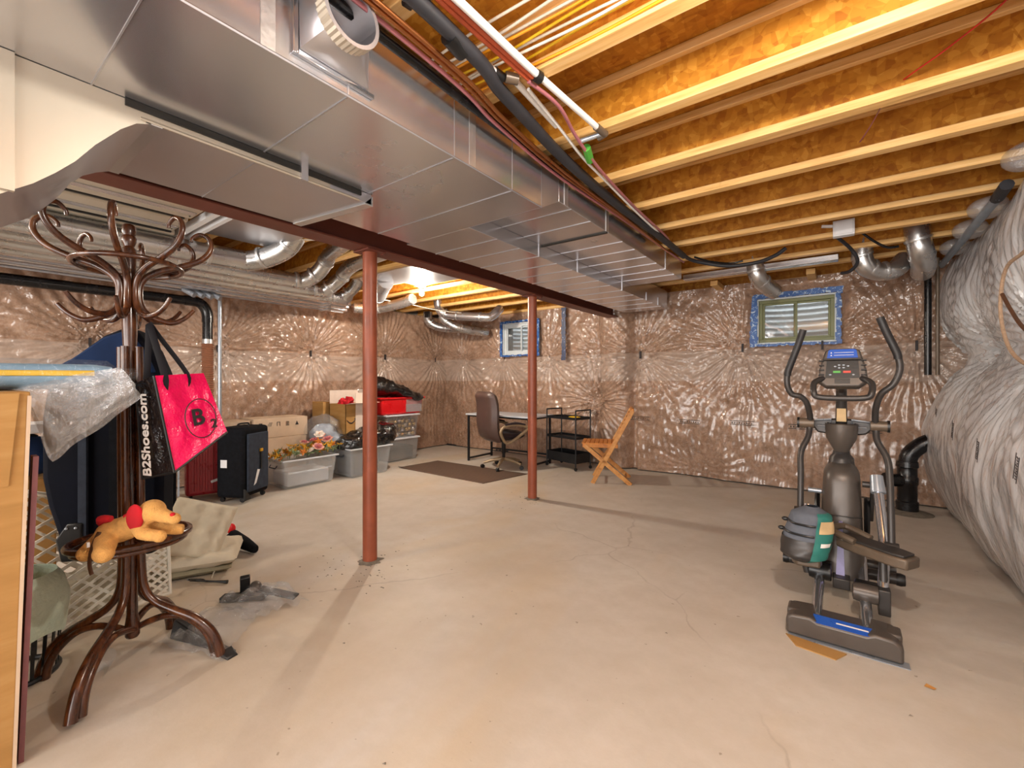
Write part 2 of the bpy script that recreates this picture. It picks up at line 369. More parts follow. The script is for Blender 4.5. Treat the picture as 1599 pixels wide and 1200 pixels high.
rs = np.random.RandomState(3)
def vnoise(u, z, scale, seed, oct=4):
    out = np.zeros_like(u); amp = 1; tot = 0
    for k in range(oct):
        g = np.random.RandomState(seed * 17 + k).rand(97, 97); x = u * scale + 31.7 + k * 7; y = z * scale + 13.1 + k * 5
        i = np.floor(x).astype(int); j = np.floor(y).astype(int); fx = x - i; fy = y - j
        fx = fx * fx * (3 - 2 * fx); fy = fy * fy * (3 - 2 * fy)
        q = lambda a, c: g[a % 97, c % 97]
        out += amp * ((q(i, j) * (1 - fx) + q(i + 1, j) * fx) * (1 - fy) + (q(i, j + 1) * (1 - fx) + q(i + 1, j + 1) * fx) * fy - .5)
        tot += amp; amp *= .5; scale *= 2.03
    return out / tot * 2
def quilt(u, z, pins, seed, amp=.07, pleat=None, rad=.50, wr=.036, fine=.014):
    d = .05 + vnoise(u, z, 1.6, seed, 3) * .05 + vnoise(u, z, 7, seed + 5, 3) * fine
    pull = np.zeros_like(u)
    for k, (pu, pz, s) in enumerate(pins):
        dx = u - pu; dz = z - pz; r = np.hypot(dx * .85, dz) + 1e-6; th = np.arctan2(dz, dx)
        pull = np.maximum(pull, s * np.exp(-(r / (rad * .55)) ** 1.3))
        n = 19 + (k * 5) % 9
        w = np.abs(np.sin(th * n * .5 + 2.2 * vnoise(th * 1.5, r * 2, 1.3, seed + k, 2) + k)) * .7 + .5 * np.sin(th * (n * 1.7 // 1) + k * 2 + vnoise(u, z, 5, seed + k, 2) * 2)
        d += wr * s * (w - .4) * np.exp(-r / rad) * np.minimum(1, r / .06)
    d += amp * (1 - pull) * 1.0
    if pleat is not None: d += pleat(u, z)
    return d
def blanket(name, axis, plane, sign, u0, u1, pins, seed, mat, parent, z0=.015, z1=2.42, step=.016, holes=(), extra=None, **kw):
    nu = int((u1 - u0) / step) + 1; nz = int((z1 - z0) / step) + 1
    U, Z = np.meshgrid(np.linspace(u0, u1, nu), np.linspace(z0, z1, nz), indexing='ij')
    D = quilt(U, Z, pins, seed, **kw)
    if extra is not None: D = D + extra(U, Z)
    for h in holes:
        dist = np.maximum(np.maximum(h[0] - U, U - h[1]), np.maximum(h[2] - Z, Z - h[3]))
        k = np.clip(dist / .12, 0, 1); D = D * (.45 + .55 * k)
    W = plane + sign * D
    P = np.stack([W, U, Z] if axis == 0 else [U, W, Z], -1).reshape(-1, 3)
    mb = MB(); mb.v = [tuple(p) for p in P.tolist()]
    for i in range(nu - 1):
        for j in range(nz - 1):
            uc = U[i, j] + step / 2; zc = Z[i, j] + step / 2
            if any(h[0] < uc < h[1] and h[2] < zc < h[3] for h in holes): continue
            a = i * nz + j; mb.f.append((a, a + nz, a + nz + 1, a + 1))
    me = bpy.data.meshes.new(name); me.from_pydata(mb.v, [], mb.f)
    return link(name, me, mat, parent, True, 75)
# left wall
pz = 1.645
pl_pins = [(-1.2, pz, 1), (-.1, pz, 1), (1.05, pz, 1), (2.21, pz, 1), (3.41, pz, 1), (4.72, pz, 1), (5.86, 1.63, 1), (2.21, .1, .5), (4.4, .1, .5), (.4, .1, .5)]
pleat = lambda u, z: .009 * np.abs(np.sin(u * 2 * np.pi / .17 + 1.4 * vnoise(u, z, 2, 9, 2))) * np.clip((1.25 - z) / .4, 0, 1) * np.clip(z / .3, 0, 1)
for k, (a, c) in enumerate([(-3, .3), (.3, 2.85), (2.85, 6.1)]):
    o = blanket('insulation_blanket', 0, -6.26, 1, a, c, pl_pins, 11, 'insul', WL, pleat=pleat, amp=.09)
# back wall
pins_b = [(-5.68, 1.62, 1), (-4.73, 1.64, .8), (-3.8, 1.62, .9), (-2.86, 1.57, .6), (-2.25, 1.6, 1), (-.97, 1.645, 1), (-.17, 1.64, .8), (.61, 1.60, 1), (-2.93, .93, 1.2), (-1.5, .1, .4)]
def pil(u, z):
    t = np.clip(1 - np.abs((u + 2.62) / .27) ** 3, 0, 1); rr = np.clip((u + 2.30) / .03, 0, 1)
    return .16 * t + .09 * rr * np.clip((u + 2.9) * 3, 0, 1)
pl2 = lambda u, z: .007 * np.abs(np.sin(u * 2 * np.pi / .16 + 1.8 * vnoise(u, z, 2, 19, 2))) * np.clip((1.2 - z) / .6, 0, 1)
H1 = (W1[0] - .02, W1[1] + .02, W1[2] - .02, W1[3] + .02); H2 = (W2[0] - .02, W2[1] + .02, W2[2] - .02, W2[3] + .02)
for a, c in [(-6.3, -2.95), (-2.95, -2.28), (-2.28, 1.15)]:
    blanket('insulation_blanket', 1, 6.18, -1, a, c, pins_b, 23, 'insul', WB, holes=(H1, H2), extra=pil, pleat=pl2, amp=.07)
# right wall: fat bulging blanket pinched at waist height, under loose film whose daylight sheen is in its colour
pins_r = [(-1.0, 1.5, 1.3), (.9, 1.5, 1.3), (2.55, 1.53, 1.6), (3.75, 1.50, 1.5), (4.9, 1.5, 1.3), (5.9, 1.5, 1.2)]
def rb(u, z):
    low = .22 * np.clip(np.sin(np.clip((z + .02) / 1.40, 0, 1) * np.pi), 0, 1) ** .75
    up = .10 * np.clip(np.sin(np.clip((z - 1.5) / .92, 0, 1) * np.pi), 0, 1) ** .7
    return low + up
pr = lambda u, z: .011 * vnoise(u * 3.2, z * .35, 2.4, 39, 3) * np.clip((1.45 - z) / .3, 0, 1)
for a, c in [(-3, 1.9), (1.9, 6.1)]:
    blanket('insulation_blanket', 0, 1.03, -1, a, c, pins_r, 31, 'sheen_insul', WR, extra=rb, pleat=pr, amp=.11, rad=.42, wr=.030, step=.016, fine=.004)
# fasteners (dark clips) and printed marks, each on its wall
for u in (-.1, 1.05, 2.21, 3.41, 4.72, 5.86): part('fastener', MB().box((-6.215, u - .009, pz - .05), (-6.18, u + .009, pz + .04)), 'ink', WL)
for u, z in [(-5.68, 1.62), (-4.73, 1.64), (-3.8, 1.62), (-2.25, 1.6), (-.97, 1.645), (-.17, 1.64), (.61, 1.6)]:
    yy = 6.12 if u < -2.4 else 6.0
    part('fastener', MB().box((u - .01, yy, z - .05), (u + .01, yy + .03, z + .05)), 'ink', WB)
for u in (.9, 2.55, 3.75): part('fastener', MB().box((.96, u - .01, 1.46), (1.0, u + .01, 1.55)), 'ink', WR)
def stamp(x, y, z, s=1.):
    m = MB()
    for dz in (-.022, .022): m.box((x - .13 * s, y - .001, z + dz - .003), (x + .13 * s, y + .001, z + dz + .003))
    for i in range(9): m.box((x - .11 * s + i * .026 * s, y - .001, z - .009), (x - .11 * s + (i * .026 + .012) * s, y + .001, z + .009 - (i % 3) * .004))
    return m
for x, y, z in [(-2.2, 5.90, .73), (-1.55, 5.88, .72), (-.95, 5.88, .74), (-.35, 5.88, .73), (.2, 5.86, .73), (-2.95, 5.93, .78)]:
    part('printed_mark', stamp(x, y - .03, z), 'ink', WB)
for u, z, x in [(5.3, .95, .66), (4.3, .9, .62), (3.6, .85, .62), (2.9, .86, .62)]:
    m = stamp(0, 0, 0, .5); m.xf(Matrix.Translation((x, u, z)) @ Matrix.Rotation(math.pi / 2, 4, 'Z') @ Matrix.Rotation(1.2, 4, 'Y')); part('printed_mark', m, 'ink', WR)
# black strip painting the gap's shade where the blankets meet the slab, sill plate and rim boards
struct('gap_shade_back', MB().box((-6.2, 6.08, 0), (.95, 6.2, .03)), 'black_foam')
struct('trim_1', MB().box((-6.25, 6.02, ZJ - .04), (1.1, 6.22, ZJ)), 'lumber')
struct('trim_2', MB().box((-6.25, 6.12, ZJ), (1.1, 6.2, ZD)), 'osb')
struct('trim_3', MB().box((.98, -3, ZJ), (1.1, 6.2, ZD)), 'osb')
# ------------------------------------------------------------------ windows
def window(n, W, fcol):
    e = bpy.data.objects.new('window_%d' % n, None); C.objects.link(e); e['kind'] = 'structure'; e.location = (W[0], 6.1, W[2])
    x0, x1, z0, z1 = W; t = .038
    def fr(a, c, d, f, y0, y1, tt, name, mat):
        m = MB(); m.box((a, y0, d), (c, y1, d + tt)).box((a, y0, f - tt), (c, y1, f)).box((a, y0, d + tt), (a + tt, y1, f - tt)).box((c - tt, y0, d + tt), (c, y1, f - tt))
        return part(name, m, mat, e, bevel=.003)
    fr(x0 - .02, x1 + .02, z0 - .02, z1 + .02, 6.06, 6.2, .02, 'window_jamb', 'white_blue' )
    fr(x0, x1, z0, z1, 6.09, 6.15, t, 'window_frame', fcol)
    xm = (x0 + x1) / 2
    sa = fr(x0 + t, xm + .02, z0 + t, z1 - t, 6.10, 6.125, .022, 'sash', fcol); sb = fr(xm - .02, x1 - t, z0 + t, z1 - t, 6.125, 6.15, .022, 'sash', fcol)
    part('pane', MB().box((x0 + t, 6.110, z0 + t), (xm, 6.113, z1 - t)), 'glass', sa)
    part('pane', MB().box((xm, 6.135, z0 + t), (x1 - t, 6.138, z1 - t)), 'glass', sb)
    # corrugated steel window well outside
    def wf(u, v):
        a = math.pi * u; r = 1 + .0; c = .010 * math.sin(v * 2 * math.pi * 17)
        return (xm - (.62 + c) * math.cos(a), 6.34 + (.55 + c) * math.sin(a), 1.45 + v * 1.25)
    part('window_well', MB().grid(wf, 25, 105), 'well', e)
    part('gravel_bed', MB().box((xm - .6, 6.35, 1.40), (xm + .6, 7.05, 1.45)), 'mortar', e)
    return e
window(1, W1, 'olive'); window(2, W2, 'white_blue')
def tape_run(name, boxes, mat, label):
    m = MB()
    for (x0, x1, z0, z1, yy) in boxes:
        n = max(2, int((x1 - x0 + z1 - z0) / .04)); vert = (z1 - z0) > (x1 - x0)
        for i in range(n):
            j = lambda: rnd.uniform(-.008, .008); a = i / n; c = (i + 1.15) / n
            if vert: m.box((x0 + j(), yy + j() * .3, z0 + (z1 - z0) * a), (x1 + j(), yy + .006, z0 + (z1 - z0) * min(1, c)))
            else: m.box((x0 + (x1 - x0) * a, yy + j() * .3, z0 + j()), (x0 + (x1 - x0) * min(1, c), yy + .006, z1 + j()))
    o = part(name, m, mat); return tag(o, label, 'tape')
def ring(x0, x1, z0, z1, W, y):
    return [(x0, x1, W[3] + .02, z1, y), (x0, x1, z0, W[2] - .02, y), (x0, W[0] - .01, z0, z1, y), (W[1] + .01, x1, z0, z1, y)]
tape_run('sheathing_tape', ring(-.89, -.0, 1.655, 2.285, W1, 6.035) + [(-.0, .1, 2.21, 2.29, 6.035)], 'blue_tape', 'crinkled blue tape sealing the film around the olive-framed window')
tape_run('sheathing_tape', ring(-4.76, -3.95, 1.655, 2.26, W2, 6.035), 'blue_tape', 'crinkled blue tape around the small pale-framed window behind the column')
tape_run('sheathing_tape', [(-3.50, -3.43, 1.56, 2.38, 5.99)], 'navy_tape', 'single vertical strip of dark blue tape on the back wall')

# ------------------------------------------------------------------ floor joists
YJ = [1.98 + (i - 9) * .513 for i in range(17)]
YJ[0] = YJ[6]; jt = thing('floor_joist', '', 'joist', (-2.7, YJ[0], ZJ))
xa, xb = -6.3, 1.0
def prts():
    y = YJ[0]
    part('bottom_flange', MB().box((xa, y - .064, ZJ), (xb, y, ZJ + .04)), 'lumber', jt, bevel=.003)
    part('web', MB().box((xa, y - .037, ZJ + .04), (xb, y - .027, ZD - .04)), 'osb', jt)
    part('top_flange', MB().box((xa, y - .064, ZD - .04), (xb, y, ZD - .001)), 'lumber', jt, bevel=.003)
prts()
def copy_tree(o, parent=None):
    c = o.copy(); C.objects.link(c)
    if parent: c.parent = parent; c.matrix_parent_inverse = o.matrix_parent_inverse.copy()
    for ch in list(o.children): copy_tree(ch, c)
    return c
joists = [jt]
for y in YJ[7:]:
    c = copy_tree(jt); c.location = (-2.7, y, ZJ); joists.append(c)
nm = ['carrying the yellow and white cables', 'next beyond the cable joist, catching light on its web', 'third beyond the cable joist', 'fourth beyond the cable joist', 'fifth beyond the cable joist', 'carrying the square white junction box', 'second from the back wall', 'nearest the back wall, above the olive window']
for i, o in enumerate(joists):
    o['group'] = 'wooden I-joists across the ceiling'
    k = i - 2
    if k < 0: o['label'] = 'wooden I-joist ' + ['nearest the camera, above the take-off boot', 'just behind the bundle of cables'][i]
    else: o['label'] = 'wooden I-joist with orange strand web, ' + (nm[k] if k < len(nm) else 'against the back wall')

# ------------------------------------------------------------------ beam and columns
m = MB(); by0, by1 = -2.9, 5.9; bx = -2.61; z0, z1 = 2.139, ZJ - .005
bt = thing('steel_beam', 'dark red primed steel I-beam running front to back', 'beam', (bx, 1.5, z0))
part('bottom_flange', MB().box((bx - .08, by0, z0), (bx + .08, by1, z0 + .013)), 'primer', bt, bevel=.003)
part('web', MB().box((bx - .006, by0, z0 + .013), (bx + .006, by1, z1 - .013)), 'primer', bt)
part('top_flange', MB().box((bx - .08, by0, z1 - .013), (bx + .08, by1, z1)), 'primer', bt, bevel=.003)
def column(y, r, label):
    c = thing('steel_column', label, 'column', (bx, y, 0), None)
    part('shaft', MB().lathe([(r, -.0), (r, z0 - .012)], (bx, y, 0), 28), 'column', c)
    part('cap_plate', MB().box((bx - .085, y - .075, z0 - .012), (bx + .085, y + .075, z0 - .001)), 'primer', c, bevel=.002)
    for sx in (-.06, .06): part('bolt', MB().lathe([(.012, 0), (.012, .012)], (bx + sx, y + .06, z0 - .024), 6), 'primer', c)
    g = MB()
    def gf(u, v):
        a = 2 * math.pi * u; rr = r + v * (.03 + .03 * mnoise.noise((a * 1.3 + y, 0, 0)) + .01 * math.sin(7 * a)); return (bx + rr * math.cos(a), y + rr * math.sin(a), .012 * (1 - v) + .001)
    part('grout_collar', g.grid(gf, 40, 4), 'mortar', c)
column(1.86, .048, 'nearer of the two rust-red steel columns')
column(3.86, .048, 'farther rust-red steel column beside the office chair')
# loose mortar flakes round the column feet
fl = MB()
for cx, cy, n in ((-2.61, 1.75, 60), (-2.61, 3.75, 30)):
    for i in range(n):
        a = rnd.uniform(0, 6.28); r = rnd.uniform(.08, .42); x = cx + r * math.cos(a) * 1.1; y = cy + r * math.sin(a) * .8; s = rnd.uniform(.003, .013)
        fl.add([(x + s * math.cos(t + a), y + s * .7 * math.sin(t + a), .001) for t in (0, 2, 4)] + [(x, y, .004)], [(0, 1, 3), (1, 2, 3), (2, 0, 3)])
for px, py in [(-.75, 1.1), (-.36, 1.15), (-1.4, 1.9), (.05, 1.7), (-.7, 2.2), (-1.9, 1.2), (.2, 2.2), (-1.2, .9)]:
    fl.add([(px, py, .001), (px + .015, py + .004, .001), (px + .006, py + .012, .001), (px + .008, py + .005, .005)], [(0, 1, 3), (1, 2, 3), (2, 0, 3)])
tag(part('grout_flakes', fl, 'mortar'), 'scattered grey grout crumbs on the floor round the column feet', 'debris', kind='stuff')
# ------------------------------------------------------------------ ducts
def seam_strip(p, q, w, t, up, mat, parent, name='seam'):
    return part(name, MB().bar(p, q, w, t, up), mat, parent)
XR = -1.28
d = thing('trunk_duct', 'widest shiny sheet-steel trunk duct hung under the joists beside the beam', 'duct', (-1.8, 1, 2.17))
m = MB(); zt = 2.425
ys = [-2.8, 1.98]
m.box((-2.33, -2.8, 2.17), (XR, 1.98, zt)); part('duct_body', m, 'galv', d, bevel=.003)
# sloped transition: right half of the floor steps up
m = MB(); m.hexa([(-1.80, 1.98, 2.17), (XR, 1.98, 2.17), (XR, 1.98, zt), (-1.80, 1.98, zt)], [(-1.80, 2.16, 2.26), (XR, 2.16, 2.26), (XR, 2.16, zt), (-1.80, 2.16, zt)])
part('transition', m, 'galv2', d)
for y in (-.2, .32, .83, 1.32, 1.72): part('cross_seam', MB().box((-2.33, y - .002, 2.1675), (XR + .0015, y + .002, 2.171)).box((XR - .001, y - .002, 2.17), (XR + .0018, y + .002, zt)), 'galv2', d)
part('foil_strip', MB().box((XR, 1.41, 2.172), (XR + .002, 1.45, zt)), 'tape', d)
part('foil_strip', MB().box((XR, .56, 2.172), (XR + .002, .60, zt)), 'tape', d)
part('edge_bead', MB().tube([(XR, -2.8, 2.17), (XR, 1.98, 2.17)], .005, 6), 'galv', d)
d2 = thing('branch_duct', 'raised right-hand duct section ending above the olive window side', 'duct', (-1.5, 3.3, 2.26))
part('duct_body', MB().box((-1.797, 2.162, 2.26), (XR, 4.55, zt)), 'galv', d2, bevel=.003)
for y in (2.3, 2.55, 2.82, 3.06, 3.3, 3.55, 3.8, 4.05, 4.3): part('cross_seam', MB().box((-1.797, y - .003, 2.257), (XR + .001, y + .003, 2.262)), 'galv2', d2)
for y in (2.24, 2.80, 4.06): part('drive_cleat', MB().box((XR, y - .02, 2.262), (XR + .004, y + .02, zt)), 'tape', d2)
part('drive_cleat', MB().box((-1.797, 2.79, 2.252), (XR, 2.81, 2.261)), 'steeltape', d2)
d3 = thing('branch_duct', 'lower left duct section running along the beam to the back wall', 'duct', (-2.1, 4, 2.17))
part('duct_body', MB().box((-2.37, 1.982, 2.17), (-1.80, 5.76, zt - .03)), 'galv', d3, bevel=.003)
for i, y in enumerate([2.25, 2.5, 2.75, 3.0, 3.25, 3.5, 3.75, 4.0, 4.3, 4.6, 4.9, 5.2, 5.5]): part('cross_seam', MB().box((-2.37, y - .003, 2.167), (-1.799, y + .003, 2.172)), 'galv2', d3)
for y in (2.75, 3.35, 4.3, 5.0, 5.4): part('drive_cleat', MB().box((-1.80, y - .006, 2.168), (-1.795, y + .006, 2.262)), 'galv2', d3)
# under-slung goose-neck duct nearest the camera
g = thing('gooseneck_duct', 'beige sheet-steel duct curving down at the upper left edge', 'duct', (-2.2, .8, 2.12))
pr_ = [(-2.7, 1.70), (-1.2, 1.70), (-.35, 1.705), (0, 1.71), (.13, 1.764), (.196, 1.818), (.241, 1.865), (.285, 1.918), (.329, 1.986), (.39, 2.063), (.43, 2.10), (.48, 2.12), (1.12, 2.12)]
pl_ = [(-2.7, 1.70), (-1.2, 1.70), (-.35, 1.72), (0, 1.74), (.172, 1.797), (.243, 1.855), (.28, 1.90), (.319, 1.955), (.352, 2.02), (.39, 2.067), (.43, 2.095), (.48, 2.12), (1.12, 2.12)]
xR, xL = -1.87, -2.43
bm_ = MB(); n = len(pr_)
bm_.v = [(xR, y, z) for y, z in pr_] + [(xL, y, z) for y, z in pl_]; bm_.f = [(i, i + 1, n + i + 1, n + i) for i in range(n - 1)]
part('curved_bottom', bm_, 'galv2', g, angle=60)
s1 = MB(); s1.v = [(xR, y, z) for y, z in pr_] + [(xR, y, 2.168) for y, z in pr_]; s1.f = [(i, i + 1, n + i + 1, n + i) for i in range(n - 1)]
part('side_panel', s1, 'beige_metal', g, angle=60)
s2 = MB(); s2.v = [(xL, y, z) for y, z in pl_] + [(xL, y, 2.135 if y > .42 else 2.30) for y, z in pl_]; s2.f = [(i, i + 1, n + i + 1, n + i) for i in range(n - 1)]
part('side_panel', s2, 'beige_metal', g)
part('end_cap', MB().hexa([(xR, 1.12, 2.12), (xL, 1.12, 2.12), (xL, 1.12, 2.135), (xR, 1.12, 2.168)], [(xR, 1.34, 2.12), (xL, 1.27, 2.12), (xL, 1.27, 2.135), (xR, 1.34, 2.168)]), 'galv2', g)
part('taped_joint', MB().hexa([(xR, 1.305, 2.113), (xL, 1.235, 2.113), (xL, 1.235, 2.119), (xR, 1.305, 2.119)], [(xR, 1.35, 2.113), (xL, 1.28, 2.113), (xL, 1.28, 2.13), (xR, 1.35, 2.165)]), 'tape', g)
part('taped_joint', MB().box((xL, .455, 2.114), (xR, .50, 2.1195)), 'tape', g)
part('cross_seam', MB().box((xL, .80, 2.117), (xR, .804, 2.121)), 'galv2', g)
part('gap_shade', MB().box((xR - .002, .40, 2.146), (xR + .008, 1.28, 2.168)), 'steeltape', g)  # dark strip painted in for the shaded gap below the trunk duct
part('edge_bead', MB().tube([(xR, .44, 2.122), (xR, 1.27, 2.122)], .006, 6), 'beige_metal', g)
part('cleat', MB().box((xR - .005, .98, 2.114), (xR + .014, 1.01, 2.17)), 'galv', g)
part('cleat', MB().box((xR - .004, .10, 1.78), (xR + .014, .16, 2.168)), 'beige_metal', g)
# square-to-round take-off with open corrugated collar
t = thing('takeoff_boot', 'square-to-round boot with open corrugated collar on the trunk duct side', 'duct fitting', (XR, .78, 2.3))
sq = [(XR + .002, .66, 2.215), (XR + .002, .905, 2.215), (XR + .002, .905, 2.425), (XR + .002, .66, 2.425)]
def boot(u, v):
    a = u * 2 * math.pi + math.pi * 1.25; cy, cz = .785, 2.33
    c, s_ = math.cos(a), math.sin(a); k = 1 / max(abs(c), abs(s_)); q = (XR + .002, .7825 + .1225 * c * k, 2.32 + .105 * s_ * k)
    r = (XR + .10 - .0 * s_, cy - .03 + .085 * c, 2.318 + .085 * s_)
    return tuple(q[i] * (1 - v) + r[i] * v for i in range(3))
part('boot_body', MB().grid(boot, 49, 5), 'galv2', t, angle=25)
co = MB(); nn = 72
def coll(u, v):
    a = u * 2 * math.pi; r = (.088 if v < .5 else .089) + (.003 if int(u * 72 * 1.001) % 2 else 0); x = XR + .095 + v * .045
    return (x, .755 + r * math.cos(a), 2.318 + r * math.sin(a))
part('corrugated_collar', co.grid(coll, 73, 2), 'beige_metal', t, smooth=False)
co2 = MB(); co2.grid(lambda u, v: (XR + .14 - v * .16, .755 + .079 * math.cos(u * 6.2832), 2.318 + .079 * math.sin(u * 6.2832)), 37, 2)
co2.grid(lambda u, v: (XR + .14, .755 + (.079 + v * .012) * math.cos(u * 6.2832), 2.318 + (.079 + v * .012) * math.sin(u * 6.2832)), 37, 2); part('inner_sleeve', co2, 'galv2', t)
part('flange_frame', MB().box((XR, .645, 2.20), (XR + .014, .66, 2.425)).box((XR, .66, 2.20), (XR + .014, .92, 2.215)), 'chrome', t, bevel=.002)
# flat stack ducts left of the beam
for i, (x, ye) in enumerate([(-3.02, 1.09), (-3.40, 1.11), (-3.79, 1.12), (-4.20, 1.16)]):
    q = thing('stack_duct', '%s flat metal duct of the row left of the beam' % ['first (nearest the beam)', 'second from the beam', 'third from the beam', 'last (farthest from the beam)'][i], 'duct', (x, .2, 2.35), 'flat metal ducts left of the beam')
    part('duct_body', MB().box((x - .16, -2.8, 2.347), (x + .15, ye, 2.42)), 'beige_metal', q, bevel=.012, seg=2)
    part('ridge', MB().box((x - .05, -2.8, 2.341), (x + .01, ye - .02, 2.347)), 'galv', q, bevel=.002)
    part('edge_rail', MB().box((x + .155, -2.8, 2.36), (x + .175, ye - .03, 2.375)), 'steeltape', q)
    for dx in (-.09, .10): part('screw', MB().ball((x + dx, ye - .03, 2.346), .006, 6, 4), 'steeltape', q)
b = MB(); b.box((-4.5, 1.19, 2.375), (-2.72, 1.23, 2.425)).box((-4.5, 1.28, 2.375), (-2.72, 1.31, 2.425)); tag(part('furring_channel', b, 'white'), 'pair of white metal channels crossing beyond the flat ducts', 'channel')
tag(part('panned_joist_sheet', MB().box((-4.0, 1.33, 2.405), (-2.75, 1.86, 2.425)), 'galv2'), 'flat sheet-steel pan between joists behind the white channels', 'duct panel')
# long round foil ducts along the left wall with elbows
def round_duct(label, pts, r, mats='foil', bands=(), group=None, n=16, name='round_duct'):
    q = thing(name, label, 'duct', pts[0], group)
    part('pipe', MB().tube(pts, r, n, sub=6), mats, q, angle=60)
    P = [Vector(p) for p in pts]
    for k, tt in enumerate(bands):
        i = min(int(tt), len(P) - 2); f = tt - i; c = P[i].lerp(P[i + 1], f); ax = (P[i + 1] - P[i]).normalized()
        part('clamp_band', MB().lathe([(r * 1.05, -.012), (r * 1.09, 0), (r * 1.05, .012)], c, 18, ax), 'tape', q)
    return q
L = 'left wall ducts'
round_duct('round foil duct nearest the ceiling row with a large elbow by the beam', [(-4.15, -2.8, 2.25), (-4.12, .4, 2.26), (-4.1, 1.5, 2.27), (-4.05, 1.72, 2.28), (-3.85, 1.86, 2.36), (-3.72, 1.9, 2.46), (-3.6, 1.88, 2.55)], .085, bands=(1.9, 3.3, 4.5), group=L)
round_duct('second long round duct along the left wall, elbow turned up', [(-4.42, -2.8, 2.25), (-4.40, .4, 2.25), (-4.4, 2.15, 2.25), (-4.37, 2.33, 2.26), (-4.25, 2.43, 2.36), (-4.0, 2.42, 2.50), (-3.2, 2.25, 2.52), (-2.8, 2.25, 2.54)], .075, bands=(1.5, 2.6, 3.6, 4.5), group=L)
round_duct('third long round duct along the left wall, elbow behind the second', [(-4.66, -2.8, 2.24), (-4.64, .4, 2.24), (-4.64, 2.5, 2.24), (-4.6, 2.7, 2.26), (-4.48, 2.8, 2.38), (-4.2, 2.8, 2.50), (-3.2, 2.76, 2.54), (-2.8, 2.76, 2.54)], .075, bands=(2.4, 3.2, 4.2), group=L)
round_duct('fourth long round duct along the left wall, crumpled foil elbow', [(-4.88, -2.8, 2.23), (-4.87, .4, 2.23), (-4.87, 2.9, 2.24), (-4.83, 3.08, 2.28), (-4.72, 3.16, 2.40), (-4.6, 3.16, 2.55)], .07, bands=(2.2, 3.3), group=L)
for i, (x, ye) in enumerate([(-5.12, 3.3), (-5.34, 3.42), (-5.58, 3.55)]):
    q = thing('flat_duct', '%s long flat duct hugging the left wall' % ['inner', 'middle', 'outer'][i], 'duct', (x, 1, 2.2), L)
    part('duct_body', MB().box((x - .095, -2.8, 2.20), (x + .095, ye, 2.29)), 'galv', q, bevel=.012)
    part('rib', MB().box((x - .03, -2.8, 2.192), (x - .015, ye, 2.20)), 'galv2', q)
    part('hanging_strap', MB().box((x - .105, ye - .30, 2.188), (x + .105, ye - .27, 2.30)), 'tape', q)
round_duct('stub of round duct rising beyond the flat wall ducts', [(-5.45, 3.62, 2.26), (-5.3, 3.85, 2.26), (-4.9, 3.95, 2.30), (-4.6, 3.95, 2.34)], .07, bands=(1.2,))
tag(part('cross_duct', MB().box((-5.6, .02, 2.10), (-4.05, .22, 2.19)), 'beige_metal', bevel=.008), 'beige flat duct crossing under the wall ducts at the far left', 'duct')
round_duct('short foil elbow hanging at the far left under the ducts', [(-4.5, .02, 2.08), (-4.6, .18, 2.03), (-4.8, .26, 2.0), (-5.2, .3, 2.0)], .06, 'foil', bands=(1.3,))
# return-air pan and round boot near the bulb
q = thing('return_air_panel', 'flat shiny sheet pan between joists above the bulb', 'duct panel', (-3.6, 3.3, 2.42))
part('sheet', MB().box((-4.55, 3.0, 2.415), (-2.72, 3.46, 2.428)), 'galv', q)
part('sheet', MB().box((-4.2, 3.46, 2.415), (-2.72, 3.72, 2.428)), 'galv', q)
part('rib', MB().box((-3.45, 3.0, 2.408), (-3.40, 3.72, 2.416)), 'galv2', q); part('rib', MB().box((-3.10, 3.0, 2.408), (-3.06, 3.72, 2.416)), 'steeltape', q)
q = thing('boot_elbow', 'angled sheet-steel elbow boot beside the far bulb', 'duct fitting', (-4.6, 3.4, 2.35))
part('collar', MB().tube([(-4.33, 3.30, 2.42), (-4.45, 3.33, 2.37)], .10, 20), 'galv', q, angle=50)
part('gore', MB().tube([(-4.44, 3.33, 2.375), (-4.60, 3.40, 2.30)], [.10, .097], 20), 'galv2', q, angle=50)
part('gore', MB().tube([(-4.60, 3.40, 2.30), (-4.80, 3.46, 2.29)], [.097, .09], 20), 'galv', q, angle=50)
# bulb
q = thing('light_fixture', 'white porcelain lampholder with lit bare bulb at the far end', 'lamp', (-4.2, 3.75, 2.42))
part('holder', MB().lathe([(.055, 0), (.05, -.02), (.03, -.03), (.024, -.055)], (-4.2, 3.75, 2.43), 20), 'white', q)
part('bulb', MB().lathe([(.012, .06), (.016, .045), (.03, .018), (.032, 0), (.026, -.02), (.01, -.032)], (-4.2, 3.75, 2.335), 18), 'bulb', q)
tag(part('mounting_rail', MB().box((-4.30, 3.715, 2.43), (-4.1, 3.785, 2.452)), 'lumber'), 'short batten holding the far lampholder', 'batten')
LAMPS[0].location = (-4.2, 3.75, 2.26)
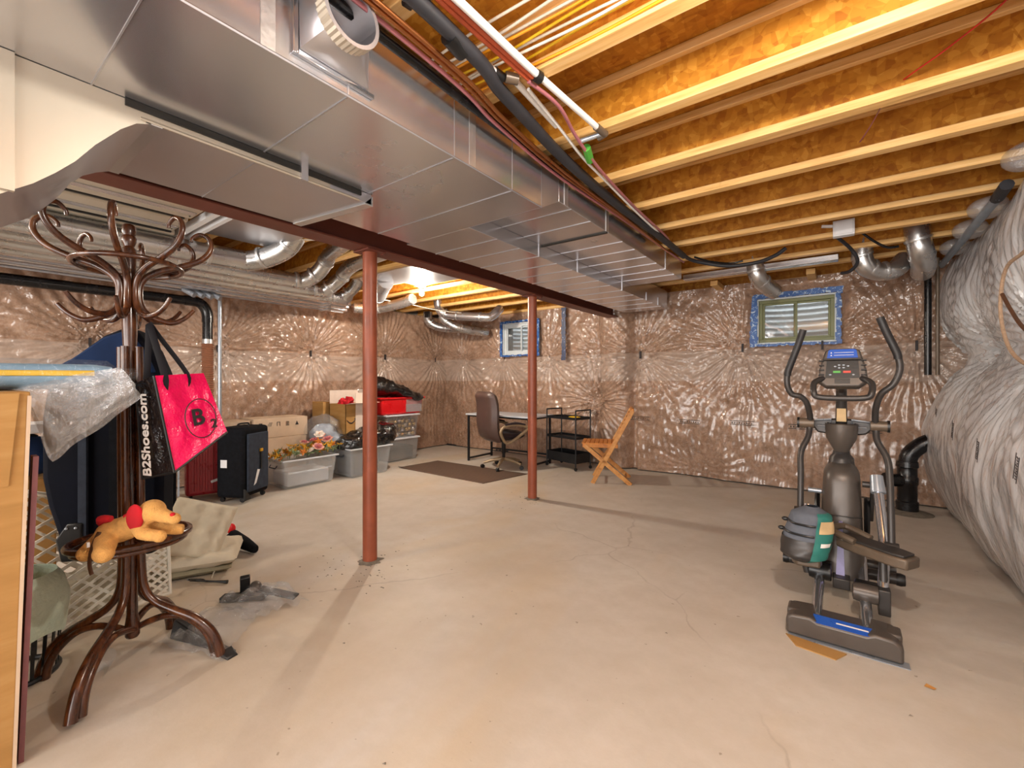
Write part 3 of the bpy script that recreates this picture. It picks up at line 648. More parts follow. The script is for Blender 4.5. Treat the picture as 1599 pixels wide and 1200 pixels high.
# back wall left ducts
round_duct('curved foil duct bending to the wall, leftmost of the back wall trio', [(-5.78, 5.3, 2.44), (-5.80, 5.33, 2.30), (-5.74, 5.4, 2.22), (-5.6, 5.5, 2.17), (-5.35, 5.62, 2.15), (-5.25, 5.9, 2.14)], .075, 'foil', (1.5, 3.2), 'back wall ducts')
round_duct('curved foil duct in the middle of the back wall trio', [(-5.30, 5.2, 2.42), (-5.32, 5.22, 2.28), (-5.26, 5.3, 2.20), (-5.15, 5.4, 2.13), (-5.02, 5.6, 2.09), (-4.95, 5.9, 2.08)], .07, 'foil', (1.5, 3.2), 'back wall ducts')
round_duct('straight shiny duct with elbow, rightmost of the back wall trio', [(-5.22, 5.0, 2.55), (-5.22, 5.02, 2.44), (-5.17, 5.04, 2.35), (-5.05, 5.12, 2.30), (-4.5, 5.3, 2.24), (-4.40, 5.36, 2.25), (-4.34, 5.42, 2.32), (-4.34, 5.5, 2.38)], .07, 'galv', (2.4, 3.2, 3.9), 'back wall ducts')
# back wall right ducts
round_duct('foil elbow duct coming down in front of the olive window', [(-.72, 5.1, 2.5), (-.70, 5.1, 2.38), (-.68, 5.12, 2.30), (-.62, 5.22, 2.22), (-.55, 5.32, 2.16)], .08, 'foil', (1, 2.5))
round_duct('left swan-neck foil duct in the right back corner', [(.16, 5.1, 2.52), (.15, 5.1, 2.38), (.18, 5.12, 2.28), (.27, 5.18, 2.23), (.38, 5.22, 2.24), (.46, 5.3, 2.34)], .08, 'foil', (1, 2.4, 3.4))
round_duct('right foil elbow duct in the right back corner', [(.50, 4.95, 2.54), (.51, 4.95, 2.42), (.53, 4.97, 2.32), (.56, 5.1, 2.24), (.58, 5.35, 2.22)], .085, 'foil', (1, 2.3))
tag(part('flat_duct', MB().box((-1.42, 5.10, 2.37), (-.02, 5.2, 2.428)), 'galv', bevel=.006), 'slim grey duct running under the joists above the olive window', 'duct')
b = MB()
for x in (-1.25, -.85, -.45): b.box((x, 5.62, 2.36), (x + .07, 5.95, 2.43))
for i, x in enumerate((-1.25, -.80, -.30)): tag(part('blocking', MB().box((x, 5.62, 2.372), (x + .08, 5.98, 2.428)), 'lumber', bevel=.003), '%s pale wood block between joist and wall above the olive window' % ['left', 'middle', 'right'][i], 'wood block', 'wood blocks')
q = thing('junction_box', 'square white plastic box screwed under a joist', 'box', (.015, 4.46, 2.47))
part('back_box', MB().box((-.055, 4.40, 2.405), (.085, 4.47, 2.53)), 'white', q, bevel=.004); part('cover', MB().box((-.045, 4.392, 2.415), (.075, 4.402, 2.52)), 'white', q, bevel=.003)
part('arm', MB().bar((-.055, 4.44, 2.50), (-.13, 4.44, 2.515), .02, .02), 'white', q)
# corner pipes and right wall conduit
q = thing('corner_pipe', 'dark vertical vent pipe in the right back corner', 'pipe', (.67, 5.75, 1.2)); part('pipe', MB().tube([(.665, 5.78, 2.4), (.665, 5.78, 1.3)], .028, 12), 'black_pipe', q)
q = thing('corner_pipe', 'slimmer brassy vertical pipe beside the dark vent pipe', 'pipe', (.72, 5.7, 1.2)); part('pipe', MB().tube([(.725, 5.72, 2.4), (.725, 5.72, 1.3)], .016, 10), 'bronze_dark', q)
q = thing('right_conduit', 'blue-grey plastic conduit sloping along the top of the bulging wall', 'pipe', (.76, 4.8, 2.35)); part('pipe', MB().tube([(.755, 5.75, 2.33), (.755, 3.85, 2.35)], .026, 12), plain('blue_grey_plastic', '8C9AA8', .35), q)
part('clamp', MB().tube([(.755, 3.9, 2.35), (.76, 3.72, 2.37)], .032, 10), 'black_foam', q)
for i, (y, z) in enumerate([(3.45, 2.42), (4.25, 2.40), (4.75, 2.39), (5.3, 2.39)]):
    mb = MB(); mb.ball((.78, y, z), (.10, .12, .07), 14, 10); me = mesh_of('f', mb)
    for v in me.vertices: v.co += Vector(v.co).normalized() * .03 * mnoise.noise(v.co * 14)
    tag(link('film_tuck', me, 'film2'), '%s crumpled clear film tucked over the right wall top' % ['nearest', 'second', 'third', 'farthest'][i], 'plastic film', 'film tucks')
q = thing('floor_drain_stack', 'black ribbed drain fitting standing in the right back corner', 'drain pipe', (.5, 5.6, 0))
part('stack', MB().lathe([(.085, 0), (.085, .10), (.075, .11), (.075, .26), (.083, .27), (.083, .33), (.075, .34), (.075, .42), (.085, .43), (.08, .48)], (.50, 5.6, 0), 24), 'black_pipe', q)
part('side_inlet', MB().tube([(.50, 5.6, .3), (.37, 5.52, .3), (.34, 5.5, .3)], [.06, .06, .07], 18), 'black_pipe', q)
part('elbow', MB().tube([(.50, 5.6, .45), (.52, 5.6, .55), (.60, 5.62, .64), (.66, 5.62, .68)], .07, 18, sub=3), 'black_pipe', q)
tag(part('grout_patch', MB().lathe([(.19, 0), (.13, .015), (.10, .02)], (.50, 5.58, .001), 24), 'mortar'), 'rough grout patch at the foot of the black corner drain', 'grout')
# rope-like loose cord over the right blanket
tag(part('jute_cord', MB().tube([(.62, 2.35, 1.95), (.615, 2.70, 1.80), (.60, 2.93, 1.765), (.60, 3.03, 1.66), (.60, 3.02, 1.52), (.60, 2.88, 1.38), (.60, 2.6, 1.30), (.63, 2.3, 1.27)], .0075, 8, sub=6), 'jute'), 'looped tan cord hanging in front of the bulging right wall', 'cord')
tag(part('brown_cable', MB().tube([(.60, 3.01, 1.65), (.605, 2.9, 1.56), (.60, 2.7, 1.46), (.60, 2.4, 1.36)], .008, 6, sub=5), 'brown_rib'), 'dark brown cable crossing behind the tan cord on the right wall', 'cable')
# ------------------------------------------------------------------ pipes and cables along the trunk duct
def pipe(name, label, cat, pts, r, mat, sub=8, n=10, group=None):
    o = part(name, MB().tube(pts, r, n, sub=sub), mat, angle=70); return tag(o, label, cat, group)
pipe('insulated_pipe', 'fat black foam-insulated refrigerant line beside the trunk duct', 'pipe', [(-1.02, -1.5, 2.405), (-1.03, .9, 2.40), (-1.08, 1.4, 2.39), (-1.14, 2.0, 2.385), (-1.16, 2.7, 2.385), (-1.15, 3.5, 2.385), (-1.16, 4.2, 2.39)], .026, 'black_foam', group='lines along the duct')
pipe('insulated_pipe', 'lower black pipe touching the trunk duct side', 'pipe', [(-1.22, .3, 2.40), (-1.225, 1.0, 2.395), (-1.23, 1.5, 2.39), (-1.235, 2.6, 2.40), (-1.24, 3.6, 2.41)], .022, 'black_pipe', group='lines along the duct')
for i, (dx, mt, lb) in enumerate([(0, 'copper', 'upper bare copper line under the black pipe'), (-.022, 'copper', 'lower bare copper line under the black pipe'), (-.05, 'pink_cable', 'brownish pink cable beside the copper lines')]):
    pipe('copper_line', lb, 'pipe', [(-1.09 + dx, -1.0, 2.39), (-1.11 + dx, 1.0, 2.375), (-1.15 + dx, 1.5, 2.36), (-1.19 + dx, 2.1, 2.365), (-1.2 + dx * .5, 3.0, 2.375), (-1.2, 3.9, 2.36), (-1.19, 4.3, 2.36)], .008, mt)
q = thing('white_pipe', 'longer white plastic water pipe, nearer the joists', 'pipe', (-.9, 1.5, 2.41))
part('pipe', MB().tube([(-.985, -.6, 2.415), (-.93, 1.35, 2.413), (-.895, 1.90, 2.41)], .013, 10), 'white_pipe', q); part('elbow', MB().tube([(-.90, 1.85, 2.41), (-.893, 1.93, 2.41), (-.93, 1.94, 2.41)], .017, 10), 'bronze_dark', q)
part('pipe', MB().tube([(-.90, 1.92, 2.41), (-1.01, 1.90, 2.40)], .011, 10), 'silver_trim', q); part('cable_tie', MB().tube([(-.935, 1.40, 2.413), (-.93, 1.43, 2.413)], .022, 10), 'black', q)
q = thing('white_pipe', 'shorter white plastic water pipe nearer the trunk duct', 'pipe', (-1.05, 1.1, 2.41))
part('pipe', MB().tube([(-1.09, -.6, 2.415), (-1.06, .9, 2.415), (-1.045, 1.3, 2.41)], .014, 10), 'white_pipe', q); part('coupling', MB().tube([(-1.047, 1.29, 2.41), (-1.043, 1.34, 2.41)], .019, 10), 'black', q)
part('coupling', MB().tube([(-1.03, 1.34, 2.41), (-1.0, 1.38, 2.41)], .021, 10), 'bronze_dark', q); part('pipe', MB().tube([(-1.02, 1.36, 2.42), (-1.05, 1.75, 2.42)], .013, 10), 'white_pipe', q)
part('cable_tie', MB().tube([(-1.067, .885, 2.415), (-1.063, .91, 2.415)], .021, 10), 'black', q)
for i, dx in enumerate((0, .02)):
    pipe('orange_pipe', '%s rust-orange plastic water line between the white pipes' % ['left', 'right'][i], 'pipe', [(-1.01 + dx, .3, 2.425), (-.99 + dx, 1.0, 2.42), (-.965 + dx, 1.42, 2.41)], .010, 'orange_pipe')
pipe('pink_cable', 'dull pink cable trailing from the orange lines along the joists', 'cable', [(-.965, 1.40, 2.40), (-.95, 1.6, 2.40), (-1.0, 1.85, 2.395), (-1.04, 2.2, 2.38), (-1.09, 2.8, 2.39), (-1.12, 3.5, 2.4), (-1.14, 3.7, 2.4)], .008, 'pink_cable')
pipe('thin_white_pipe', 'thin white pipe branching down towards the green tape', 'pipe', [(-1.0, 1.45, 2.41), (-1.03, 1.75, 2.40), (-1.06, 2.02, 2.39), (-1.07, 2.3, 2.38), (-1.11, 2.9, 2.385), (-1.14, 3.6, 2.39)], .007, 'white_pipe')
tag(part('green_wrap', MB().tube([(-1.01, 1.97, 2.40), (-1.045, 2.08, 2.39)], .021, 8), 'green'), 'bright green tape wrapped round the pipes at a joist', 'tape')
tag(part('black_wrap', MB().tube([(-1.045, 1.05, 2.397), (-1.055, 1.13, 2.395)], .033, 12), 'black'), 'black tape wrapped round the fat foam line', 'tape')
for i in range(9):
    mt = ['orange_wire', 'yellow_wire', 'white_wire', 'white_wire', 'yellow_wire', 'white_wire', 'orange_wire', 'white_wire', 'white_wire'][i]
    y = 1.385 - i * .026; z = ZJ + .012 + (i % 3) * .016
    wv = lambda k: .012 * math.sin(i * 2.1 + k * 1.7)
    pipe('cable', '%s %s cable stapled along the cable joist' % (['first', 'second', 'third', 'fourth', 'fifth', 'sixth', 'seventh', 'eighth', 'ninth'][i], mt.split('_')[0]), 'cable',
         [(-1.25, y - .01, z - .005)] + [(-1.0 + k * .32, y + wv(k) + k * .004, z + .003 * math.sin(k + i)) for k in range(7)], .0052, mt, sub=5, n=6, group='yellow and white cables')
pipe('blue_pipe', 'thin blue plastic line crossing the joist bay at the top', 'pipe', [(-1.05, .70, 2.52), (-.99, .80, 2.5), (-.93, .96, 2.50)], .006, 'blue_wire')
pipe('red_cable', 'thin red cable crossing the joist webs at the upper right', 'cable', [(.50, 1.9, 2.52), (.44, 2.12, 2.50), (.33, 2.30, 2.50), (.22, 2.43, 2.50), (.18, 2.6, 2.55)], .0035, 'red_wire')
pipe('red_cable', 'faded red cable continuing beyond the third joist', 'cable', [(.17, 2.62, 2.55), (.12, 2.85, 2.53), (.06, 3.02, 2.5)], .003, 'pink_cable')
pipe('black_loop', 'thick black hose sagging from the duct end to the olive window side', 'hose', [(-1.16, 4.15, 2.40), (-1.14, 4.32, 2.385), (-1.05, 4.42, 2.36), (-.85, 4.5, 2.315), (-.62, 4.55, 2.32), (-.48, 4.6, 2.37), (-.40, 4.63, 2.43)], .017, 'black_foam')
pipe('black_loop', 'thinner black cable dipping behind the sagging hose', 'hose', [(-1.12, 4.4, 2.42), (-1.0, 4.5, 2.38), (-.85, 4.6, 2.36), (-.74, 4.62, 2.37)], .009, 'black_pipe')
pipe('black_loop', 'black hose curling down right of the white box', 'hose', [(-.04, 4.55, 2.45), (.05, 4.78, 2.40), (.10, 4.85, 2.33), (.11, 4.9, 2.27), (.06, 4.95, 2.22), (-.0, 5.0, 2.22)], .014, 'black_foam')
pipe('black_loop', 'black cable drooping before the swan-neck foil duct', 'hose', [(.13, 4.6, 2.46), (.22, 4.66, 2.38), (.30, 4.7, 2.33), (.37, 4.72, 2.33)], .010, 'black_pipe')
pipe('ceiling_cable', 'white cable strung along the back of the ceiling near the bulb', 'cable', [(-5.1, 3.7, 2.36), (-4.95, 4.1, 2.34), (-4.9, 4.6, 2.31), (-4.8, 5.1, 2.31)], .006, 'white_wire')
pipe('ceiling_cable', 'white cable crossing the joists above the nearer column', 'cable', [(-3.6, 1.9, 2.42), (-3.45, 2.02, 2.415), (-3.3, 2.12, 2.418)], .005, 'white_wire')
tag(part('electrical_box', MB().box((-5.50, 4.97, 2.28), (-5.40, 5.0, 2.38)), 'black', bevel=.003), 'small dark electrical box hanging at the back of the ceiling', 'box')
# left wall pipes
q = thing('black_drain_pipe', 'black plastic drain coming out level then dropping down the left wall', 'drain pipe', (-5.72, 1.9, 1.9))
part('level_run', MB().tube([(-5.75, .2, 2.12), (-5.72, 1.76, 2.12)], .05, 16), 'black_pipe', q)
part('elbow', MB().tube([(-5.72, 1.72, 2.12), (-5.72, 1.86, 2.11), (-5.72, 1.93, 2.02), (-5.72, 1.94, 1.90)], .055, 16, sub=4), 'black_pipe', q)
part('drop', MB().tube([(-5.72, 1.94, 1.92), (-5.72, 1.94, 1.70)], .05, 16), 'black_pipe', q)
part('clamp_band', MB().lathe([(.053, 0), (.053, .05)], (-5.72, 1.94, 1.66), 18), 'tape', q)
q = thing('corrugated_hose', 'brown corrugated hose below the black drain on the left wall', 'hose', (-5.72, 1.94, 1.0))
part('hose', MB().lathe([(.052 + (.009 if k % 2 else 0), 1.66 - k * .0125) for k in range(92)], (-5.72, 1.94, 0), 18), 'corr_copper', q, angle=20)
tag(part('grey_conduit', MB().tube([(-5.55, 2.0, 2.33), (-5.55, 2.0, .05)], .019, 12), 'silver_trim'), 'thin pale grey vertical conduit beside the brown corrugated hose', 'pipe')
q = thing('pipe_fittings', 'cluster of grey pipe fittings above the grey conduit', 'pipe', (-5.5, 1.9, 2.2))
for k in range(4): part('fitting', MB().tube([(-5.5, 1.65 + k * .08, 2.20), (-5.42, 1.72 + k * .08, 2.14)], .03, 10), 'silver_trim', q)
# ------------------------------------------------------------------ bentwood coat rack
RC = Vector((-2.47, .555, 0)); lean = Matrix.Translation(RC) @ Matrix.Rotation(math.radians(-3.3), 4, Vector((.10, 1, 0)).normalized())
def rot(profile, a, off=0):
    c, s = math.cos(a), math.sin(a); return [(r * c - off * s, r * s + off * c, z) for r, z in profile]
q = thing('coat_rack', 'dark bentwood coat rack with curled arms, umbrella ring and splayed feet', 'coat rack', tuple(RC))
for i in range(4):
    a = math.radians(-42 + 90 * i)
    p1 = [(.034, 1.40), (.036, 1.0), (.036, .6), (.038, .42), (.05, .33), (.09, .27), (.16, .225), (.24, .18), (.30, .12), (.33, .06), (.345, .002)]
    part('leg', MB().tube(rot(p1, a, .0), [.016] * 6 + [.018, .019, .020, .020, .021], 12, sub=5).xf(lean), 'bentwood', q, angle=70)
    p2 = [(.012, .165), (.06, .185), (.13, .20), (.20, .185), (.265, .13), (.30, .07), (.315, .004)]
    part('inner_brace', MB().tube(rot(p2, a, .012), [.013, .014, .014, .015, .016, .017, .018], 10, sub=5).xf(lean), 'bentwood', q, angle=70)
part('hub', MB().lathe([(.02, .13), (.026, .14), (.026, .19), (.02, .23), (.018, 1.5)], (0, 0, 0), 16).xf(lean), 'bentwood', q)
part('post', MB().lathe([(.024, 1.38), (.028, 1.5), (.026, 1.6), (.024, 1.75), (.027, 1.83), (.024, 1.845), (.018, 1.855), (.026, 1.875), (.028, 1.895), (.022, 1.905), (.026, 1.92), (.026, 1.945), (.018, 1.955)], (0, 0, 0), 20).xf(lean), 'bentwood', q)
for i in range(8):
    a = math.radians(22.5 + 45 * i); k = (i % 2) * .02
    p = [(.235, 1.60 - k), (.20, 1.56 - k), (.15, 1.535 - k), (.09, 1.535), (.045, 1.575), (.034, 1.65), (.05, 1.71), (.11, 1.755), (.19, 1.785), (.265, 1.825), (.305, 1.88), (.30, 1.93), (.265, 1.95), (.235, 1.93), (.23, 1.91)]
    part('arm', MB().tube(rot(p, a), [.008, .010, .012, .013, .014, .014, .014, .014, .014, .013, .012, .011, .010, .008, .007], 10, sub=5).xf(lean), 'bentwood', q, angle=70)
part('arm_ring', MB().tube([(.19 * math.cos(t * .5236), .19 * math.sin(t * .5236), 1.765) for t in range(12)], .011, 10, closed=True, sub=3).xf(lean), 'bentwood', q, angle=70)
tilt = Matrix.Translation((0, 0, 0)) @ Matrix.Rotation(math.radians(4), 4, 'Y')
rg = MB().tube([(.205 * math.cos(t * .5236), .205 * math.sin(t * .5236), .560) for t in range(12)], .015, 10, closed=True, sub=3)
rg.tube([(.190 * math.cos(t * .5236), .190 * math.sin(t * .5236), .535) for t in range(12)], .011, 10, closed=True, sub=3)
for t in (0.3, 1.9, 3.4, 5.0): rg.tube([(.036 * math.cos(t), .036 * math.sin(t), .55), (.20 * math.cos(t), .20 * math.sin(t), .555)], .009, 8)
part('umbrella_ring', rg.xf(lean), 'bentwood', q, angle=70)

# ------------------------------------------------------------------ plush dog lying over the ring
def dogpt(px): return px
D = MB()
hd = Vector((-2.195, .54, .745)); bd = Vector((-2.33, .475, .655)); rp = Vector((-2.40, .42, .63))
D.ball(hd, (.060, .058, .056), 14, 10); D.tube([hd, (-2.13, .575, .72), (-2.095, .60, .712)], [.04, .034, .026], 10); D.ball((-2.092, .602, .71), .029)
D.tube([hd, bd, rp], [.05, .062, .062], 12, sub=3); D.ball(bd, .058); D.ball(rp, (.06, .058, .055))
D.tube([(-2.25, .50, .68), (-2.19, .50, .645), (-2.13, .545, .635)], [.04, .032, .028], 10, sub=2); D.ball((-2.12, .55, .632), .031)
D.tube([(-2.25, .56, .67), (-2.20, .60, .64), (-2.16, .66, .63)], [.035, .03, .026], 10, sub=2)
D.tube([(-2.38, .40, .625), (-2.29, .385, .60), (-2.25, .37, .585)], [.05, .046, .040], 10, sub=2); D.ball((-2.24, .368, .578), .045)
D.tube([(-2.42, .42, .62), (-2.40, .36, .58), (-2.385, .335, .56)], [.045, .038, .034], 10, sub=2); D.ball((-2.38, .33, .556), .038)
q = thing('plush_dog', 'tan plush dog with red ears lying across the rack ring', 'soft toy', (-2.33, .48, .6))
me = remesh(D, .008, 2); link('body', me, 'fur', q)
E1 = remesh(MB().ball((0, 0, 0), (.044, .018, .074), 14, 10).xf(Matrix.Translation((-2.205, .475, .725)) @ Matrix.Rotation(.35, 4, 'Y') @ Matrix.Rotation(.6, 4, 'Z')), .006, 1); link('ear', E1, 'red_felt', q, label='large red felt ear')
part('ear', MB().ball((0, 0, 0), (.026, .012, .045), 12, 8).xf(Matrix.Translation((-2.235, .56, .745)) @ Matrix.Rotation(.9, 4, 'Y')), 'red_felt', q)
part('nose', MB().ball((-2.088, .592, .733), (.014, .012, .010)), 'red_felt', q)
part('tail', MB().tube([(-2.43, .40, .665), (-2.40, .39, .70), (-2.36, .42, .705)], [.012, .022, .015], 10, sub=3), 'red_felt', q)
part('collar', MB().tube([(-2.30, .46, .712), (-2.27, .50, .735), (-2.24, .54, .735), (-2.22, .58, .70)], .016, 8, sub=3), 'red_felt', q)
part('ribbon', MB().tube([(-2.33, .37, .66), (-2.32, .345, .60), (-2.33, .335, .52), (-2.31, .34, .47)], .014, 8, sub=3, flat=.3), 'brown_rib', q)
part('care_label', MB().box((-2.335, .325, .60), (-2.32, .335, .622)), 'white', q)
DS = Matrix.Translation((-2.12, .59, .69)) @ Matrix.Scale(.80, 4) @ Matrix.Translation((2.12, -.59, -.69))
for ch in q.children: ch.data.transform(DS)

# ------------------------------------------------------------------ black and pink shopping bag
TL, TR, BR, BL = [Vector(v) for v in ((-2.246, .571, 1.268), (-2.314, .769, 1.282), (-2.251, .842, 1.013), (-2.227, .635, .866))]
GT, GM = Vector((-2.345, .536, 1.239)), Vector((-2.36, .561, .835)); BT, BB = GT + (TR - TL), GM + (BR - BL)
q = thing('shopping_bag', 'glossy hot-pink and black shopping bag hanging from the coat rack', 'bag', tuple(GM))
def sheet(a, b_, c, d_, amp, n=22, seed=0, out=(0, 0, 0)):
    def fn(u, v):
        p = (a * (1 - u) + b_ * u) * (1 - v) + (d_ * (1 - u) + c * u) * v
        k = 16 * u * (1 - u) * v * (1 - v); e = mnoise.noise(Vector((u * 3 + seed, v * 4, seed)))
        nn_ = (b_ - a).cross(d_ - a).normalized(); return tuple(p + nn_ * amp * (e * 1.0 + .4 * mnoise.noise(Vector((u * 9, v * 9, seed)))) * min(1, k * 2))
    return MB().grid(fn, n, n)
part('front_panel', sheet(TL, TR, BR, BL, .015, seed=3), 'pink', q, label='glossy hot-pink front panel')
part('side_gusset', sheet(GT, TL, BL, GM, .015, seed=5), 'black_lam', q)
part('back_panel', sheet(GT, BT, BB, GM, .01, seed=7), 'black_lam', q); part('side_gusset', sheet(TR, BT, BB, BR, .02, seed=8), 'black_lam', q); part('bottom', sheet(BL, BR, BB, GM, .008, seed=9), 'black_lam', q)
part('piping', MB().tube([TL, BL], .005, 6).tube([BL, BR], .005, 6).tube([GM, BL], .005, 6).tube([GM, GT], .004, 6), 'black', q)
nrm = (TR - TL).cross(BL - TL).normalized()
if nrm.dot(-TL) < 0: nrm = -nrm
cen = (TL + TR + BR + BL) / 4 + nrm * .017
fx = (TR - TL).normalized() * .9 + (BR - BL).normalized() * .1; fy = (TL - BL).normalized()
F = frame(cen + (BR - TL) * .10, fx, fy)
part('printed_circle', MB().tube([tuple(F @ Vector((.068 * math.cos(t), .085 * math.sin(t), 0))) for t in [i * 2 * math.pi / 32 for i in range(32)]], .0022, 6, closed=True), 'ink', q)
link('printed_letter', text_mesh('B', .10, F @ Matrix.Translation((-.012, .005, 0)), .001, True), 'ink', q, smooth=False)
link('printed_letter', text_mesh('2', .055, F @ Matrix.Translation((.052, -.035, 0)), .001, True), 'ink', q, smooth=False)
gc = GT * .5 + TL * .5; gb = GM * .5 + BL * .5; gn = (TL - GT).cross(GM - GT).normalized()
if gn.dot(-GT) < 0: gn = -gn
mid = GT * .30 + TL * .14 + GM * .30 + BL * .26 + gn * .020
link('printed_lettering', text_mesh('B2Shoes.com', .064, frame(mid, (GT - GM).normalized() + gn * 0, -(TL - GT).normalized()), .001, True), 'text_white', q, smooth=False)
HK = Vector((-2.44, .605, 1.50))
def strap(pts, w=.014): return MB().tube(pts, w, 8, sub=4, flat=.2)
for i, (p0, p1) in enumerate(((TL * .8 + TR * .2, TL * .35 + TR * .65), (GT * .8 + BT * .2, GT * .4 + BT * .6))):
    part('handle', strap([p0 - Vector((0, 0, .06)), p0, HK.lerp(p0, .3) , HK, HK.lerp(p1, .3), p1, p1 - Vector((0, 0, .05))]), 'strap', q)

# ------------------------------------------------------------------ blue and navy bags hanging behind / standing behind the rack
q = thing('garment_bag', 'tall navy fabric travel bag with peaked top hanging behind the coat rack', 'bag', (-2.81, .63, .4))
ol = [(-.43, .42), (-.36, .16), (-.26, .03), (.16, .03), (.21, .10), (.22, 1.15), (.21, 1.30), (.15, 1.46), (.07, 1.58), (0.0, 1.62), (-.12, 1.56), (-.30, 1.40), (-.42, 1.30), (-.46, 1.0), (-.46, .6)]
FB = Matrix.Translation((0, 0, 1.25)) @ Matrix.Scale(.70, 4) @ Matrix.Translation((0, 0, -1.25)) @ frame((-4.02, .90, 0), (.60, .80, 0), (0, 0, 1))
part('body', MB().prism(ol, -.12, .10, FB), 'navy', q, bevel=.03, seg=3)
part('top_flap', MB().prism([(-.38, 1.33), (-.28, 1.395), (-.11, 1.54), (.0, 1.585), (.06, 1.55), (.14, 1.43), (.19, 1.30)], .095, .125, FB), 'navy_blue', q, bevel=.01, label='brighter blue top flap')
part('centre_band', MB().prism([(-.08, .10), (.0, .10), (.0, 1.3), (-.08, 1.3)], .10, .115, FB), 'black_fab', q)
part('edge_trim', MB().prism([(-.245, .05), (-.20, .05), (-.20, 1.25), (-.245, 1.25)], .10, .125, FB), 'grey_fab', q)
part('corner_guard', MB().prism([(-.33, .05), (-.22, .05), (-.22, .30), (-.30, .30), (-.36, .2)], .10, .135, FB), 'black', q, bevel=.006, label='black plastic corner guard')
for a, b in [(-.25, .27), (-.30, .27)]: part('rivet', MB().ball((a, b, .135), .010, 8, 5).xf(FB), 'silver_trim', q)
q = thing('navy_duffel', 'dark blue duffel lying behind the cardboard carton', 'bag', (-3.3, .25, .5))
link('body', remesh(MB().tube([(-3.45, .02, .88), (-3.35, .26, .87), (-3.28, .42, .86)], [.10, .12, .09], 14), .02, 2), 'navy_blue', q)
part('strap', MB().tube([(-3.42, .15, .98), (-3.35, .26, 1.0), (-3.3, .36, .96)], .01, 8, sub=3), 'strap', q)
tag(part('storage_box', MB().box((-3.6, -.1, 0), (-3.22, .42, .76)), 'carton', bevel=.006), 'brown cardboard box behind the ivory lattice carrying the blue duffel', 'box')
q = thing('white_box', 'small white box lid peeking above the blue duffel', 'box', (-3.3, .2, 1.0)); part('lid', MB().box((-3.45, .10, .985), (-3.2, .40, 1.03)), 'white', q, bevel=.004)
q = thing('black_case', 'black trolley case with pale side rails behind the coat rack', 'suitcase', (-5.3, 1.25, 0))
FB = frame((-5.05, 1.22, 0), (.30, .95, 0), (0, 0, 1))
part('shell', MB().prism([(-.24, .03), (.22, .03), (.22, .92), (-.24, .92)], -.30, 0, FB), 'black_fab', q, bevel=.03)
part('rail', MB().prism([(.235, .02), (.25, .02), (.25, 1.0), (.235, 1.0)], -.03, 0, FB), 'silver_trim', q); part('rail', MB().prism([(-.02, .03), (.06, .03), (.06, .88), (-.02, .88)], 0, .012, FB), 'grey_fab', q)
part('rail', MB().prism([(.12, .03), (.20, .03), (.20, .88), (.12, .88)], 0, .014, FB), 'grey_fab', q)

# ------------------------------------------------------------------ ivory plastic lattice crate
def lattice_panel(name, c4, parent, mat='lattice', nb=13, th=.013, frame_r=.016):
    a, b_, c, d_ = [Vector(v) for v in c4]; mb = MB(); n = (b_ - a).cross(d_ - a).normalized()
    P = lambda u, v: (a * (1 - u) + b_ * u) * (1 - v) + (d_ * (1 - u) + c * u) * v
    W = (b_ - a).length; H = ((d_ - a).length + (c - b_).length) / 2; s = .075
    for sg in (1, -1):
        k = -H * 1.2
        while k < W + H * 1.2:
            t0, t1 = None, None
            pts = []
            for i in range(61):
                v = i / 60; u = (k + sg * v * H * 1.35) / W
                if 0 <= u <= 1: pts.append((u, v))
            if len(pts) > 1:
                p, r = P(*pts[0]), P(*pts[-1]); off = n * (.004 * sg)
                if (r - p).length > .02: mb.bar(p + off, r + off, th, .006, n)
            k += s
    part('lattice', mb, mat, parent, kind='stuff')
    part('frame', MB().tube([a, b_, c, d_], frame_r, 8, closed=True), mat, parent)
q = thing('lattice_crate', 'ivory plastic lattice crate lying open behind the coat rack', 'crate', (-3.1, .5, 0))
lattice_panel('front', [(-3.00, .10, .03), (-3.09, .86, .03), (-3.11, .85, .49), (-3.04, .13, .80)], q)
lattice_panel('back', [(-3.22, .12, .03), (-3.28, .72, .03), (-3.28, .70, .40), (-3.24, .15, .62)], q, nb=10)
tag(part('towel_bundle', sheet(Vector((-3.08, .2, .05)), Vector((-3.15, .75, .05)), Vector((-3.16, .72, .25)), Vector((-3.10, .25, .30)), .04, 16, 4), 'cushion'), 'pale crumpled cloth inside the lattice crate', 'cloth')

# ------------------------------------------------------------------ cushions
def cushion_mesh(s, t, tufts=3):
    def fn(u, v, sg):
        x, y = (u - .5) * 2, (v - .5) * 2; e = max(0, (1 - abs(x) ** 4) * (1 - abs(y) ** 4)) ** .5
        d = 1
        for i in range(tufts):
            for j in range(tufts):
                cx, cy = (i + .5) / tufts * 2 - 1, (j + .5) / tufts * 2 - 1; d = min(d, .35 + ((x - cx) ** 2 + (y - cy) ** 2) ** .5 * 2.2)
                d = min(d, .75 + abs(x - cx) * 3 if abs(y - cy) < 1 / tufts else 1, .75 + abs(y - cy) * 3)
        return (x * s / 2, y * s / 2, sg * (t / 2) * e * min(1, d))
    mb = MB().grid(lambda u, v: fn(u, v, 1), 30, 30).grid(lambda u, v: fn(u, v, -1), 30, 30); return mb
q = thing('seat_cushion', 'tufted beige seat cushion propped on edge with tie cords', 'cushion', (-3.42, 1.12, .25))
FB = frame((-3.40, 1.09, .27), (.50, .80, -.30), (-.42, .15, .90))
part('pad', cushion_mesh(.36, .10).xf(FB), 'cushion', q, angle=180)
part('tie', MB().tube([tuple(FB @ Vector(v)) for v in ((.20, -.20, .02), (.20, -.27, .05), (.22, -.33, .06))], .004, 6, sub=3), 'cushion', q)
